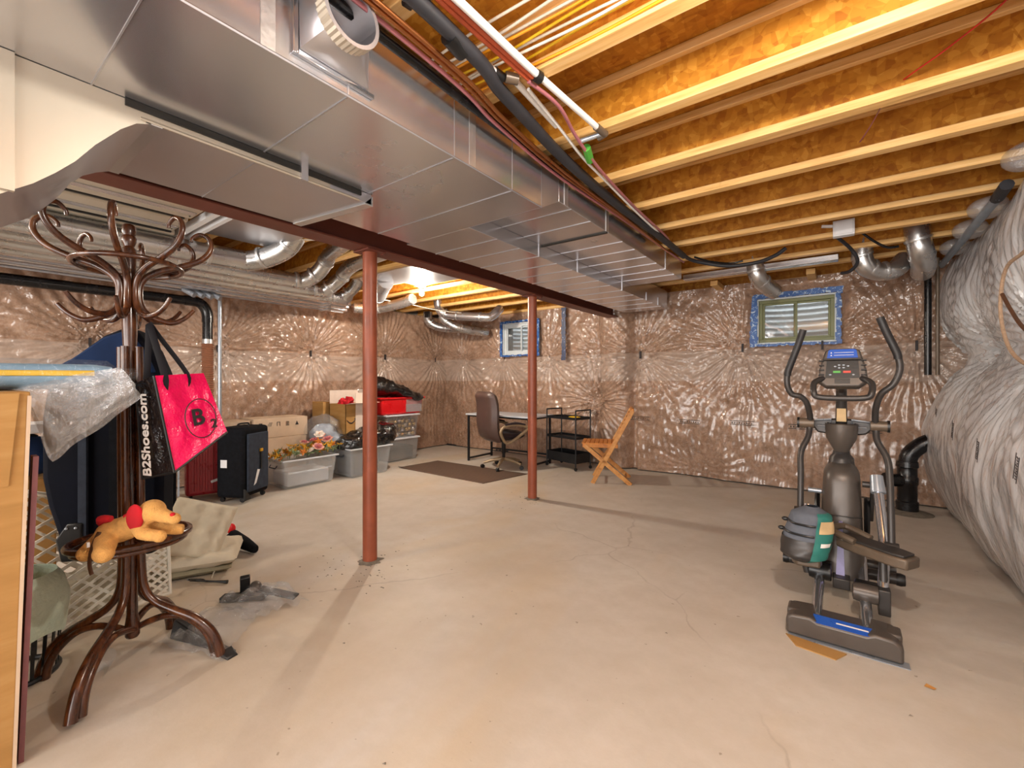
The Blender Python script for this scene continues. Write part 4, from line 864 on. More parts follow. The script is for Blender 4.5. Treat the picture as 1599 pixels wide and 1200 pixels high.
q = thing('seat_cushion', 'beige seat cushion lying flat beneath the propped cushion', 'cushion', (-3.45, 1.12, .06))
FB = frame((-3.45, 1.13, .09), (.45, .85, 0), (-.85, .45, .0)); part('pad', cushion_mesh(.46, .12).xf(FB), 'cushion', q, angle=180)
part('piping', MB().tube([tuple(FB @ Vector(v)) for v in ((-.22, -.22, -.0), (.22, -.22, -.0), (.22, .22, 0), (-.22, .22, 0))], .006, 6, closed=True), 'cushion', q)
q = thing('seat_cushion', 'olive-edged cushion at the bottom of the pile', 'cushion', (-3.45, 1.12, .0))
FB = frame((-3.46, 1.10, .035), (.40, .87, 0), (-.87, .40, 0)); part('pad', cushion_mesh(.44, .07).xf(FB), 'cushion_dark', q, angle=180)
q = thing('black_boot', 'dark shoe with red trim behind the cushions', 'shoe', (-3.5, 1.45, 0))
link('upper', remesh(MB().tube([(-3.62, 1.38, .10), (-3.50, 1.42, .06), (-3.36, 1.44, .035)], [.05, .045, .03], 12), .01, 2), 'black_fab', q); part('tongue', MB().ball((-3.62, 1.38, .15), (.02, .03, .04)), 'bright_red', q)
# coat hook on the floor
q = thing('metal_hook', 'small black double coat hook lying on the floor', 'hook', (-3.13, 1.05, 0))
part('shank', MB().tube([(-3.02, 1.13, .012), (-3.08, 1.085, .014), (-3.13, 1.05, .016)], [.012, .006, .006], 8, sub=3), 'black', q)
part('prong', MB().tube([(-3.13, 1.05, .016), (-3.18, 1.05, .012), (-3.22, 1.02, .012), (-3.20, .98, .03)], .005, 8, sub=3), 'black', q)
part('prong', MB().tube([(-3.13, 1.05, .016), (-3.15, 1.0, .03), (-3.12, .97, .05), (-3.09, .99, .055)], .005, 8, sub=3), 'black', q)
# ------------------------------------------------------------------ bagged parts on the floor
def crumple(name, pts, seed, h, mat, label, cat, n=26, lift=.01):
    a, b_, c, d_ = [Vector(v) for v in pts]
    def fn(u, v):
        p = (a * (1 - u) + b_ * u) * (1 - v) + (d_ * (1 - u) + c * u) * v
        e = 16 * u * (1 - u) * v * (1 - v); return (p.x + .02 * mnoise.noise(Vector((u * 5, v * 5, seed))), p.y + .02 * mnoise.noise(Vector((u * 5, v * 5, seed + 9))), p.z + lift + h * e * .6 + h * .45 * max(0, mnoise.noise(Vector((u * 5 + seed, v * 6, seed * 2))) + .2))
    o = part(name, MB().grid(fn, n, n), mat, angle=25); return tag(o, label, cat)
crumple('plastic_bag', [(-2.58, .66, 0), (-2.18, .80, 0), (-2.50, 1.10, 0), (-2.76, .95, 0)], 4, .10, 'film', 'clear crumpled plastic bag by the right rack foot', 'plastic bag')
crumple('plastic_bag', [(-2.78, .98, 0), (-2.44, 1.0, 0), (-2.38, 1.30, 0), (-2.72, 1.30, 0)], 8, .13, 'film', 'clear crumpled plastic bag over black brackets farther from the rack', 'plastic bag')
q = thing('black_bracket', 'black plastic wedge inside the clear bag by the rack foot', 'machine part', (-2.35, .76, 0))
part('wedge', MB().hexa([(-2.60, .72, .002), (-2.22, .84, .002), (-2.24, .88, .002), (-2.62, .78, .002)], [(-2.60, .74, .085), (-2.40, .80, .03), (-2.42, .82, .03), (-2.61, .78, .085)]), 'black', q, bevel=.005)
part('toe', MB().hexa([(-2.24, .81, .0), (-2.19, .82, 0), (-2.20, .87, 0), (-2.25, .86, 0)], [(-2.24, .81, .03), (-2.20, .82, .01), (-2.20, .86, .01), (-2.25, .86, .03)]), 'black', q, bevel=.003)
q = thing('black_bracket', 'black plastic elbow shape inside the farther clear bag', 'machine part', (-2.6, 1.1, 0))
part('upright', MB().bar((-2.75, 1.12, .002), (-2.70, 1.10, .14), .05, .03), 'black', q, bevel=.005); part('foot', MB().bar((-2.80, 1.02, .02), (-2.62, 1.18, .03), .06, .03), 'black', q, bevel=.005)
part('blade', MB().bar((-2.64, 1.15, .07), (-2.46, 1.27, .03), .06, .012), 'black', q, bevel=.003); part('cap', MB().ball((-2.66, 1.14, .08), (.04, .03, .03)), 'gunmetal', q)
# bin with liner, paper
q = thing('waste_basket', 'black slatted waste basket by the carton', 'bin', (-2.78, .24, 0))
for i in range(22):
    a = i * 2 * math.pi / 22; part('slat', MB().bar((-2.78 + .125 * math.cos(a), .24 + .125 * math.sin(a), .005), (-2.78 + .145 * math.cos(a), .24 + .145 * math.sin(a), .30), .012, .004, (math.cos(a), math.sin(a), 0)), 'black', q)
part('base_ring', MB().tube([(-2.78 + .13 * math.cos(t * .5236), .24 + .13 * math.sin(t * .5236), .012) for t in range(12)], .011, 8, closed=True, sub=2), 'black', q)
def lin(u, v):
    a = u * 2 * math.pi; r = .15 + .012 * mnoise.noise(Vector((a * 2, v * 3, 1))) + .012 * math.sin(v * 3.1) ; r *= (1 if v < .85 else 1 - (v - .85) * 1.2); return (-2.78 + r * math.cos(a), .24 + r * math.sin(a), .17 + v * .26 + .02 * math.sin(3 * a) * (1 - v))
tag(part('bin_liner', MB().grid(lin, 40, 16), 'film_green', angle=30), 'translucent greenish bin liner over the black basket', 'bin bag')
tag(part('clear_cup', MB().tube([(-2.60, .50, .035), (-2.50, .44, .035)], [.03, .042], 16, cap=False), 'film2'), 'small clear plastic cup lying between the rack feet', 'cup')

# ------------------------------------------------------------------ cardboard carton with wrapped foam on top
q = thing('cardboard_carton', 'tall tan cardboard carton cut off by the left edge', 'box', (-2.4, -.1, 0))
part('carton_body', MB().hexa([(-2.75, -.6, 0), (-2.135, -.6, 0), (-2.135, .185, 0), (-2.75, .185, 0)], [(-2.72, -.6, 1.213), (-2.10, -.6, 1.213), (-2.10, .215, 1.213), (-2.72, .215, 1.213)]), 'carton', q, bevel=.004)
part('flap', MB().hexa([(-2.118, -.5, .925), (-2.112, -.5, .925), (-2.104, .168, .915), (-2.11, .168, .915)], [(-2.104, -.5, 1.208), (-2.097, -.5, 1.208), (-2.090, .19, 1.208), (-2.098, .19, 1.208)]), 'carton', q)
part('edge_strip', MB().hexa([(-2.132, .178, 0), (-2.130, .178, 0), (-2.130, .187, 0), (-2.134, .187, 0)], [(-2.098, .208, 1.20), (-2.096, .208, 1.20), (-2.096, .217, 1.20), (-2.100, .217, 1.20)]), 'carton_light', q)
tag(part('flat_board', MB().hexa([(-2.20, .192, 0), (-2.145, .192, 0), (-2.145, .205, 0), (-2.20, .205, 0)], [(-2.17, .222, 1.0), (-2.112, .222, 1.0), (-2.112, .235, 1.0), (-2.17, .235, 1.0)]), plain('maroon_board', '7A4A4C', .7)), 'thin maroon board standing against the carton side', 'board')
q = thing('foam_roll', 'light blue foam pad with yellow stripe in clear wrap', 'foam pad', (-2.32, 0, 1.27))
part('pad', MB().tube([(-2.36, -.7, 1.262), (-2.34, .40, 1.268), (-2.33, .46, 1.27)], [.048, .048, .036], 18, flat=.9), 'foam_blue', q)
mx = MB(); mx.hexa([(-2.309, -.7, 1.258), (-2.303, -.7, 1.262), (-2.303, -.7, 1.278), (-2.309, -.7, 1.280)], [(-2.293, .40, 1.266), (-2.285, .40, 1.268), (-2.285, .40, 1.284), (-2.293, .40, 1.287)])
part('stripe', mx, 'foam_yellow', q, label='bright yellow stripe')
part('pad', MB().box((-2.70, -.7, 1.216), (-2.40, .40, 1.29)), 'foam_blue', q, bevel=.02)
def wrap(u, v):
    a = u * 2 * math.pi; r = .058 + .004 * mnoise.noise(Vector((a * 2, v * 9, 4))); return (-2.335 + r * math.cos(a), -.6 + 1.13 * v, 1.27 + r * math.sin(a) * (1 if v < .93 else .5))
part('clear_wrap', MB().grid(wrap, 28, 40), 'film3', q)
tl, tr, mr, bl, bl2 = [Vector(v) for v in ((-2.331, .20, 1.236), (-2.25, .47, 1.30), (-2.24, .53, 1.18), (-2.25, .345, .972), (-2.295, .285, .952))]
def drape(u, v):
    top = tl.lerp(tr, u); bot = (tl + Vector((.0, .03, -.06))).lerp(bl2, min(1, u * 2.2)) if u < .45 else bl2.lerp(mr, ((u - .45) / .55) ** 1.2)
    p = top.lerp(bot, v); return (p.x + .022 * mnoise.noise(Vector((u * 6, v * 5, 2))) + .03 * math.sin(v * 3.1), p.y + .01 * mnoise.noise(Vector((u * 7, v * 5, 7))), p.z)
tag(part('plastic_sheet', MB().grid(drape, 36, 36), 'film2', angle=30), 'clear plastic wrap tail hanging off the carton top', 'plastic film')
tag(part('plastic_sheet', MB().grid(lambda u, v: (lambda p: (p[0] - .03, p[1] - .005, p[2]))(drape(u, v * .94)), 30, 30), 'film2', angle=30), 'inner fold of the clear wrap tail beside the carton', 'plastic film')
# ------------------------------------------------------------------ luggage and storage along the left wall
def suitcase(name, label, o, xd, w, h, dpt, mat, ribs=0, wheels=True):
    q = thing(name, label, 'suitcase', o); FB = frame(o, (*xd, 0), (0, 0, 1))
    part('shell', MB().prism([(0, .05), (w, .05), (w, h), (0, h)], -dpt, 0, FB), mat, q, bevel=.035, seg=3)
    for i in range(ribs): x = w * (i + .8) / (ribs + .6); part('rib', MB().prism([(x - .012, .10), (x + .012, .10), (x + .012, h - .06), (x - .012, h - .06)], 0, .010, FB), mat, q, bevel=.004)
    for x in (.05, w - .05):
        for z in (-.04, -dpt + .04): part('wheel', MB().lathe([(.024, -.012), (.026, 0), (.024, .012)], tuple(FB @ Vector((x, .026, z))), 12, tuple(FB.to_3x3() @ Vector((1, 0, 0)))), 'black', q)
    part('handle', MB().tube([tuple(FB @ Vector(v)) for v in ((w * .3, h - .01, -dpt / 2), (w * .33, h + .025, -dpt / 2), (w * .67, h + .025, -dpt / 2), (w * .7, h - .01, -dpt / 2))], .010, 8, sub=3), 'black', q)
    return q, FB
q, FB = suitcase('suitcase', 'red ribbed hard-shell suitcase beside the black one', (-5.36, 1.62, 0), (.25, .97), .36, .70, .26, 'red_plastic', 7)
part('sticker', MB().prism([(.22, .17), (.28, .19), (.272, .215), (.212, .195)], .012, .014, FB), 'white', q)
q, FB = suitcase('suitcase', 'upright black fabric suitcase with yellow tag', (-4.84, 1.95, 0), (-.50, .866), .40, .765, .30, 'black_fab')
part('front_pocket', MB().prism([(.05, .10), (.36, .10), (.36, .70), (.05, .70)], 0, .025, FB), 'grey_fab', q, bevel=.012)
part('luggage_tag', MB().prism([(.21, .50), (.245, .50), (.245, .53), (.21, .53)], .03, .045, FB), 'f_yellow', q, label='small yellow luggage tag')
part('pull_strap', MB().prism([(.22, .32), (.24, .32), (.24, .50), (.22, .50)], .03, .036, FB), 'black', q)
part('paper_tag', MB().prism([(.12, .16), (.155, .18), (.21, .31), (.175, .32)], .03, .033, FB), 'white', q, label='white paper baggage tag')
part('corner_guard', MB().prism([(.0, .03), (.10, .03), (.0, .15)], .005, .03, FB), 'black', q, bevel=.004)
FS = frame((-4.84, 1.95, 0), (.866, .5, 0), (0, 0, 1))
part('paper_tag', MB().prism([(-.24, .36), (-.17, .36), (-.17, .44), (-.24, .44)], .004, .007, FS), 'white', q)
def carton(name, label, a, b, mat='carton', tape=True):
    q = thing(name, label, 'box', ((a[0] + b[0]) / 2, (a[1] + b[1]) / 2, a[2])); part('carton_body', MB().box(a, b), mat, q, bevel=.004)
    if tape: part('tape', MB().box((a[0] - .001, (a[1] + b[1]) / 2 - .025, b[2] - .0), (b[0] + .001, (a[1] + b[1]) / 2 + .025, b[2] + .001)), 'carton_light', q)
    return q
carton('storage_carton', 'lower tan carton behind the flower tub', (-5.96, 2.2, 0), (-5.56, 3.0, .545), 'carton_light')
q = carton('shipping_carton', 'long tan carton with handling symbols on top of another', (-5.96, 2.36, .548), (-5.57, 3.02, .785), 'carton_light')
xf = -5.568
for i, y in enumerate((2.44, 2.54, 2.65, 2.76, 2.88)):
    b = MB()
    if i == 0: b.box((xf, y - .02, .69), (xf + .001, y + .02, .73))
    elif i == 1:
        for k in range(3): b.bar((xf + .001, y - .02 + k * .018, .685), (xf + .001, y + .005 + k * .014, .735), .004, .001, (1, 0, 0))
    elif i == 2: b.box((xf, y - .02, .685), (xf + .001, y - .013, .735)).box((xf, y + .013, .685), (xf + .001, y + .02, .735)).box((xf, y - .02, .73), (xf + .001, y + .02, .736))
    elif i == 3:
        for k in range(4): b.box((xf, y - .02, .685 + k * .014), (xf + .001, y + .02, .692 + k * .014))
    else: b.prism([(y - .022, .685), (y + .022, .685), (y, .735)], 0, .001, Matrix(((0, 0, 1, xf), (1, 0, 0, 0), (0, 1, 0, 0), (0, 0, 0, 1))))
    part('printed_symbol', b, 'ink', q)
carton('storage_carton', 'second tan carton tucked left of the symbol carton', (-5.98, 1.98, .548), (-5.60, 2.34, .77), 'carton_light')
def tote(name, label, x0, x1, y0, y1, z0, h, mat, lid=None, taper=.035, rim='tote_lid', handles=True):
    q = thing(name, label, 'storage tub', ((x0 + x1) / 2, (y0 + y1) / 2, z0)); t = taper; th = .004
    lo = [(x0 + t, y0 + t), (x1 - t, y0 + t), (x1 - t, y1 - t), (x0 + t, y1 - t)]; hi = [(x0, y0), (x1, y0), (x1, y1), (x0, y1)]
    m = MB(); m.add([(x, y, z0 + .002) for x, y in lo] + [(x, y, z0 + h) for x, y in hi], [(0, 3, 2, 1)] + [(i, (i + 1) % 4, 4 + (i + 1) % 4, 4 + i) for i in range(4)])
    part('tub', m, mat, q, bevel=.03, seg=3)
    r = MB(); o_ = .014
    part('rim', MB().tube([(x, y, z0 + h) for x, y in [(x0 - o_ * .5, y0 - o_ * .5), (x1 + o_ * .5, y0 - o_ * .5), (x1 + o_ * .5, y1 + o_ * .5), (x0 - o_ * .5, y1 + o_ * .5)]], .011, 6, closed=True), rim, q)
    if lid: part('lid', MB().box((x0 - .01, y0 - .01, z0 + h - .004), (x1 + .01, y1 + .01, z0 + h + .014)), lid, q, bevel=.005)
    if handles:
        part('handle', MB().tube([(x0 + (x1 - x0) * .35, y0 + .008, z0 + h * .80), (x0 + (x1 - x0) * .35, y0 - .01, z0 + h * .72), (x0 + (x1 - x0) * .65, y0 - .01, z0 + h * .72), (x0 + (x1 - x0) * .65, y0 + .008, z0 + h * .80)], .006, 6), rim if lid else 'grey_fab', q)
    return q
q = tote('storage_tub', 'clear grey tub overflowing with autumn artificial flowers', -5.50, -5.01, 2.44, 3.10, 0, .33, 'tote')
part('fold_line', MB().box((-5.045, 2.50, .19), (-5.028, 3.04, .195)), 'tote_lid', q)
tag(part('folded_sheet', MB().box((-5.44, 2.52, .02), (-5.08, 3.03, .18)), 'tote_lid', bevel=.02), 'pale folded sheet filling the bottom of the flower tub', 'sheet')
# flowers
def flower(c, r, mat, kind, label, grp):
    q = thing('artificial_flower' if kind else 'artificial_leaf', label, 'flower' if kind else 'leaf', c, grp)
    if kind:
        up = Vector((rnd.uniform(-.1, .8), rnd.uniform(-.7, .3), 1)).normalized(); Fm = Vector((0, 0, 1)).rotation_difference(up).to_matrix().to_4x4(); Fm.translation = Vector(c)
        for ring_, (rr, tilt_, sc_) in enumerate([(r, .35, 1.), (r * .62, .8, .75), (r * .3, 1.2, .5)]):
            b = MB()
            for k in range(6):
                a = k * math.pi / 3 + ring_ * .5; R_ = Fm @ Matrix.Rotation(a, 4, 'Z') @ Matrix.Translation((rr * .55, 0, .006 * ring_)) @ Matrix.Rotation(-tilt_, 4, 'Y')
                b.ball((0, 0, 0), (r * .5 * sc_, r * .42 * sc_, .005), 7, 4).v[-23:]; n_ = 7 * 3 + 2
                b.v[-n_:] = [tuple(R_ @ Vector(p)) for p in b.v[-n_:]]
            part('petals', b, mat if ring_ == 0 else ('f_rose' if mat == 'f_pink' else mat), q)
        part('centre', MB().ball(tuple(Fm @ Vector((0, 0, .014))), .010, 7, 5), 'f_orange', q)
    else:
        b = MB(); up = Vector((rnd.uniform(-.5, 1), rnd.uniform(-1, .6), .8)).normalized(); Fm = Vector((0, 0, 1)).rotation_difference(up).to_matrix().to_4x4() @ Matrix.Rotation(rnd.uniform(0, 6), 4, 'Z'); Fm.translation = Vector(c)
        star = []
        for k in range(10): a = k * math.pi / 5; rr = r if k % 2 == 0 else r * .42; star.append((rr * math.cos(a), rr * math.sin(a)))
        b.v = [tuple(Fm @ Vector((0, 0, .004)))] + [tuple(Fm @ Vector((x, y, -.006 if i % 2 else .006))) for i, (x, y) in enumerate(star)]
        b.f = [(0, 1 + i, 1 + (i + 1) % 10) for i in range(10)]
        part('blade', b, mat, q, smooth=False); part('stem', MB().tube([c, (c[0], c[1], c[2] - .06)], .003, 5), 'f_green', q)
big = [((-5.03, 2.86, .45), .07, 'f_pink', 'peach rose at the front of the flower tub, low centre'), ((-5.10, 3.02, .52), .072, 'f_pink', 'largest peach rose at the right of the flower tub'), ((-5.2, 2.78, .50), .058, 'f_pink', 'small peach rose upper left in the tub'),
       ((-5.22, 2.90, .51), .06, 'f_rose', 'dusty rose bloom in the middle of the tub'), ((-5.25, 3.00, .57), .065, 'f_white', 'white daisy at the top of the flower tub'), ((-5.05, 2.78, .42), .055, 'f_white', 'cream bloom left of the low rose'), ((-5.3, 3.05, .55), .06, 'f_pink', 'peach bloom at the back of the tub'), ((-5.08, 2.66, .39), .045, 'f_white', 'cream bud cluster at the left front')]
for c, r, mt, lb in big: flower(c, r, mt, 1, lb, 'artificial flowers in the tub')
for i in range(84):
    y = rnd.uniform(2.42, 3.16); x = rnd.uniform(-5.45, -4.99); z = .345 + .15 * max(0, 1 - abs(y - 2.90) * 1.9) * rnd.uniform(.2, 1) + rnd.uniform(0, .03)
    mt = rnd.choice(['f_yellow', 'f_yellow', 'f_orange', 'f_yellow', 'f_orange', 'f_green'])
    flower((x, y, z), rnd.uniform(.042, .068), mt, 0, {'f_yellow': 'yellow', 'f_orange': 'orange', 'f_green': 'sage green'}[mt] + ' artificial maple leaf among the flowers in the grey tub', {'f_yellow': 'yellow leaves', 'f_orange': 'orange leaves', 'f_green': 'green leaves'}[mt])
# clear bag with wrapped pillow
def blob(name, label, cat, balls, size, mat, amp=.02, fr=9, seed=0, parent=None):
    b = MB()
    for c, r in balls: b.ball(c, r, 16, 12)
    me = remesh(b, size, 1); me.calc_loop_triangles()
    ns = [v.normal.copy() for v in me.vertices]
    for v, n_ in zip(me.vertices, ns): v.co += n_ * amp * (mnoise.noise(v.co * fr + Vector((seed, 0, 0))) + .6 * abs(mnoise.noise(v.co * fr * 2.3)))
    o = link(name, me, mat, parent); return tag(o, label, cat) if not parent else o
blob('wrapped_bundle', 'bluish wrapped bundle inside the clear bag behind the flowers', 'bundle', [((-5.50, 3.20, .52), (.16, .17, .16)), ((-5.42, 3.28, .42), (.14, .16, .12))], .02, plain('pale_blue_fabric', 'A9B5C6', .5), .03)
blob('clear_bag', 'ballooned clear plastic bag between the flower tub and the smile box', 'plastic bag', [((-5.50, 3.20, .55), (.23, .24, .24)), ((-5.42, 3.28, .42), (.2, .22, .2))], .02, 'film', .05)
# second tub with bin liner, box with smile
q = tote('storage_tub', 'clear tub with dark contents under the black bin bag', -5.42, -4.93, 3.24, 3.86, 0, .37, 'tote')
tag(part('tub_contents', MB().box((-5.36, 3.30, .01), (-5.0, 3.72, .30)), 'grey_fab', bevel=.04), 'dark folded goods inside the tub under the black bin bag', 'textiles')
blob('bin_bag', 'shiny black bin bag slumped over the middle clear tub', 'bin bag', [((-5.14, 3.36 + .07 * i, .43 + .012 * i), (.22, .17, .10 + .008 * i)) for i in range(8)], .018, 'black_gloss', .05, 8)
q = thing('open_carton', 'open cardboard box with a printed smile arrow', 'box', (-5.3, 3.6, .53))
xa_, xb_, ya_, yb_, za_, zb_ = -5.62, -5.24, 3.36, 3.80, .53, .93
part('carton_body', MB().box((xa_, ya_, za_), (xb_, ya_ + .006, zb_)).box((xa_, yb_ - .006, za_), (xb_, yb_, zb_)).box((xa_, ya_, za_), (xa_ + .006, yb_, zb_)).box((xb_ - .006, ya_, za_), (xb_, yb_, zb_)).box((xa_, ya_, za_), (xb_, yb_, za_ + .006)), 'carton', q)
part('flap', MB().hexa([(xb_ - .005, ya_, zb_), (xb_, ya_, zb_), (xb_, yb_, zb_), (xb_ - .005, yb_, zb_)], [(xb_ + .13, ya_, zb_ + .02), (xb_ + .13, ya_, zb_ + .014), (xb_ + .13, yb_, zb_ + .014), (xb_ + .13, yb_, zb_ + .02)]), 'carton_pale', q)
part('flap', MB().box((xa_, ya_, zb_), (xa_ + .005, yb_, zb_ + .18)), 'carton_pale', q); part('flap', MB().hexa([(xa_, yb_ - .005, zb_), (xb_, yb_ - .005, zb_), (xb_, yb_, zb_), (xa_, yb_, zb_)], [(xa_, yb_ + .02, zb_ + .19), (xb_, yb_ + .02, zb_ + .19), (xb_, yb_ + .025, zb_ + .19), (xa_, yb_ + .025, zb_ + .19)]), 'carton_pale', q)
part('flap', MB().hexa([(xb_ + .004, 3.52, .56), (xb_ + .009, 3.50, .56), (xb_ + .009, 3.80, .56), (xb_ + .004, 3.80, .56)], [(xb_ + .014, 3.50, 1.08), (xb_ + .019, 3.50, 1.08), (xb_ + .019, 3.80, 1.08), (xb_ + .014, 3.80, 1.08)]), 'carton_pale', q, label='pale flap folded outwards')
part('smile_mark', MB().tube([(xb_ + .003, 3.375 + .13 * t, .72 - .045 * math.sin(math.pi * t)) for t in (0, .17, .33, .5, .67, .83, 1)], [.003, .006, .008, .009, .008, .006, .004], 6).add([(xb_ + .002, 3.485, .735), (xb_ + .002, 3.515, .745), (xb_ + .002, 3.515, .705)], [(0, 1, 2)]), 'ink', q)
blob('red_garland', 'red garland poking out of the open smile box', 'decoration', [((-5.42, 3.44, .94), (.08, .06, .05)), ((-5.38, 3.50, .97), (.06, .05, .05))], .012, 'red_felt', .03, 30)
carton('storage_carton', 'brown box standing in shadow left of the smile box', (-5.96, 3.30, .35), (-5.68, 3.62, .95), 'carton')
carton('storage_carton', 'plain carton at the floor carrying the shadowed brown box', (-5.96, 3.25, 0), (-5.66, 3.66, .347), 'carton_light')
# stack by the corner
tote('storage_tub', 'bottom clear tub of the corner stack, dark contents', -5.92, -5.44, 4.20, 4.80, 0, .345, 'tote_dark', lid='tote_lid', taper=.025)
tote('storage_tub', 'middle clear tub full of gold and silver baubles', -5.93, -5.44, 4.16, 4.80, .36, .345, 'tote_clear', lid='tote_lid', taper=.03)
tag(part('tub_contents', MB().box((-5.87, 4.26, .02), (-5.50, 4.74, .22)), 'black_fab', bevel=.03), 'dark goods inside the bottom corner tub', 'textiles')
bal = thing('bauble', '', 'bauble', (-5.5, 4.2, .4), 'baubles in the middle tub'); part('ball', MB().ball((-5.5, 4.2, .4), .032, 12, 9), 'gold', bal); part('cap', MB().lathe([(.007, .030), (.007, .038)], (-5.5, 4.2, .4), 8), 'silverball', bal)
bal['label'] = 'shiny gold bauble in the middle clear tub'
bs = thing('bauble', 'silver bauble in the middle clear tub', 'bauble', (-5.5, 4.27, .4), 'baubles in the middle tub'); part('ball', MB().ball((-5.5, 4.27, .4), .035, 12, 9), 'silverball', bs); part('cap', MB().lathe([(.007, .033), (.007, .041)], (-5.5, 4.27, .4), 8), 'gold', bs)
cnt = 0
for ix in range(3):
    for iy in range(8):
        for iz in range(4):
            if cnt % 7 == 6: cnt += 1; continue
            src = (bal, bs)[(ix + iy * 2 + iz) % 3 == 0]; p = (-5.51 - ix * .075 + rnd.uniform(-.01, .01), 4.225 + iy * .072 + rnd.uniform(-.012, .012), .405 + iz * .070 + rnd.uniform(-.008, .008))
            if ix == 0 and iy == 0 and iz == 0: bal.location = p; cnt += 1; continue
            if ix == 0 and iy == 1 and iz == 1: bs.location = p; cnt += 1; continue
            c = copy_tree(src); c.location = p; cnt += 1
q = tote('red_tub', 'bright red tub on the corner stack under the black bag', -5.90, -5.45, 4.08, 4.90, .72, .25, 'bright_red', taper=.03, rim='bright_red')
part('lid', MB().box((-5.93, 4.05, .965), (-5.43, 4.93, .985)), 'bright_red', q, bevel=.006); part('clear_side', MB().box((-5.462, 4.55, .75), (-5.448, 4.86, .95)), 'tote_dark', q)
blob('bin_bag', 'shiny black bin bag on top of the red tub', 'bin bag', [((-5.66 + .012 * i, 4.14 + .062 * i, 1.155 - .009 * i - .0009 * i * i), (.20, .16, .145 - .011 * i)) for i in range(11)], .018, 'black_gloss', .035, 7, 5)

# ------------------------------------------------------------------ mat, desk, office chair, cart, folding chair
def fnm(u, v):
    a, b_, c, d_ = Vector((-5.06, 4.08, 0)), Vector((-5.01, 4.80, 0)), Vector((-3.34, 4.83, 0)), Vector((-3.46, 4.06, 0)); p = (a * (1 - u) + d_ * u) * (1 - v) + (b_ * (1 - u) + c * u) * v
    return (p.x, p.y, .006 + .002 * mnoise.noise(Vector((u * 6, v * 6, 0))) + (.02 * max(0, 1 - (u + v) * 14)))
q = MB().grid(fnm, 40, 20); mo = part('floor_mat', q, 'mat'); tag(mo, 'dark brown woven mat on the floor by the office chair', 'mat'); so = mo.modifiers.new('s', 'SOLIDIFY'); so.thickness = .006
q = thing('writing_desk', 'pale grey desk with thin black metal legs', 'desk', (-4.07, 5.38, 0))
part('desktop', MB().box((-4.68, 5.07, .712), (-3.47, 5.70, .735)), 'desk', q, bevel=.003)
for x in (-4.64, -3.51):
    for y in (5.10, 5.66): part('leg', MB().box((x - .014, y - .014, 0), (x + .014, y + .014, .712)), 'cart', q, bevel=.002)
    part('foot_rail', MB().box((x - .012, 5.10, .03), (x + .012, 5.66, .055)), 'cart', q); part('top_rail', MB().box((x - .012, 5.10, .685), (x + .012, 5.66, .71)), 'cart', q)
part('back_rail', MB().box((-4.64, 5.648, .12), (-3.51, 5.67, .145)), 'cart', q); part('front_rail', MB().box((-4.64, 5.088, .69), (-3.51, 5.11, .712)), 'cart', q)
# office chair
q = thing('office_chair', 'brown leather high-back office chair with looped arms', 'chair', (-3.86, 4.98, 0)); hx = Vector((.42, .905, 0)).normalized()
FC = frame((-3.86, 4.98, 0), (hx.y, -hx.x, 0), tuple(hx))
def bk(u, v, sg):
    x = (u - .5) * 2; z = .40 + .69 * v; wd = (.265 + .025 * math.sin(v * 3.1)) * (1 if v < .9 else (1 - ((v - .9) / .1) ** 2 * .25)); y = -.20 - .13 * v - .05 * math.sin(v * 6) * .5
    t = .085 * (max(0, 1 - x ** 4) ** .5) * min(1, (1 - v) * 12 + .25) * min(1, v * 10 + .4)
    return (x * wd, y + sg * t - .02 * x * x * -1, z)
part('backrest', MB().grid(lambda u, v: bk(u, v, 1), 20, 26).grid(lambda u, v: bk(u, v, -1), 20, 26).xf(FC), 'leather', q, angle=80)
part('seat', remesh(MB().ball((0, .03, .47), (.27, .27, .07), 20, 12), .02, 2) and MB().ball((0, .03, .47), (.27, .28, .075), 24, 12).xf(FC), 'leather_dark', q)
for sx in (-1, 1):
    o_ = [(sx * .275, -.14, .43), (sx * .30, -.20, .55), (sx * .31, -.14, .62), (sx * .31, .02, .64), (sx * .31, .18, .61), (sx * .31, .22, .58), (sx * .30, .12, .50), (sx * .285, .0, .42), (sx * .27, -.08, .39)]
    part('armrest', MB().tube([tuple(FC @ Vector(p)) for p in o_], .021, 10, closed=True, sub=4), 'bronze', q, angle=80)
    part('arm_pad', MB().tube([tuple(FC @ Vector(p)) for p in [(sx * .31, -.14, .635), (sx * .31, .02, .655), (sx * .31, .17, .63)]], [.018, .024, .018], 10, sub=3), 'leather_dark', q)
part('gas_lift', MB().lathe([(.045, .40), (.03, .36), (.03, .22), (.022, .20), (.022, .10)], tuple(FC.translation), 16), 'black', q)
for i in range(5):
    a = i * 2 * math.pi / 5 + .5; c, s = math.cos(a), math.sin(a)
    part('base_arm', MB().tube([tuple(FC @ Vector((c * r, s * r, z))) for r, z in ((.02, .13), (.15, .115), (.29, .075))], [.026, .022, .016], 10, sub=3), 'bronze', q)
    part('caster', MB().lathe([(.026, -.022), (.029, -.008), (.020, 0), (.029, .008), (.026, .022)], tuple(FC @ Vector((c * .30, s * .30, .029))), 14, (-s, c, 0)), 'black', q)
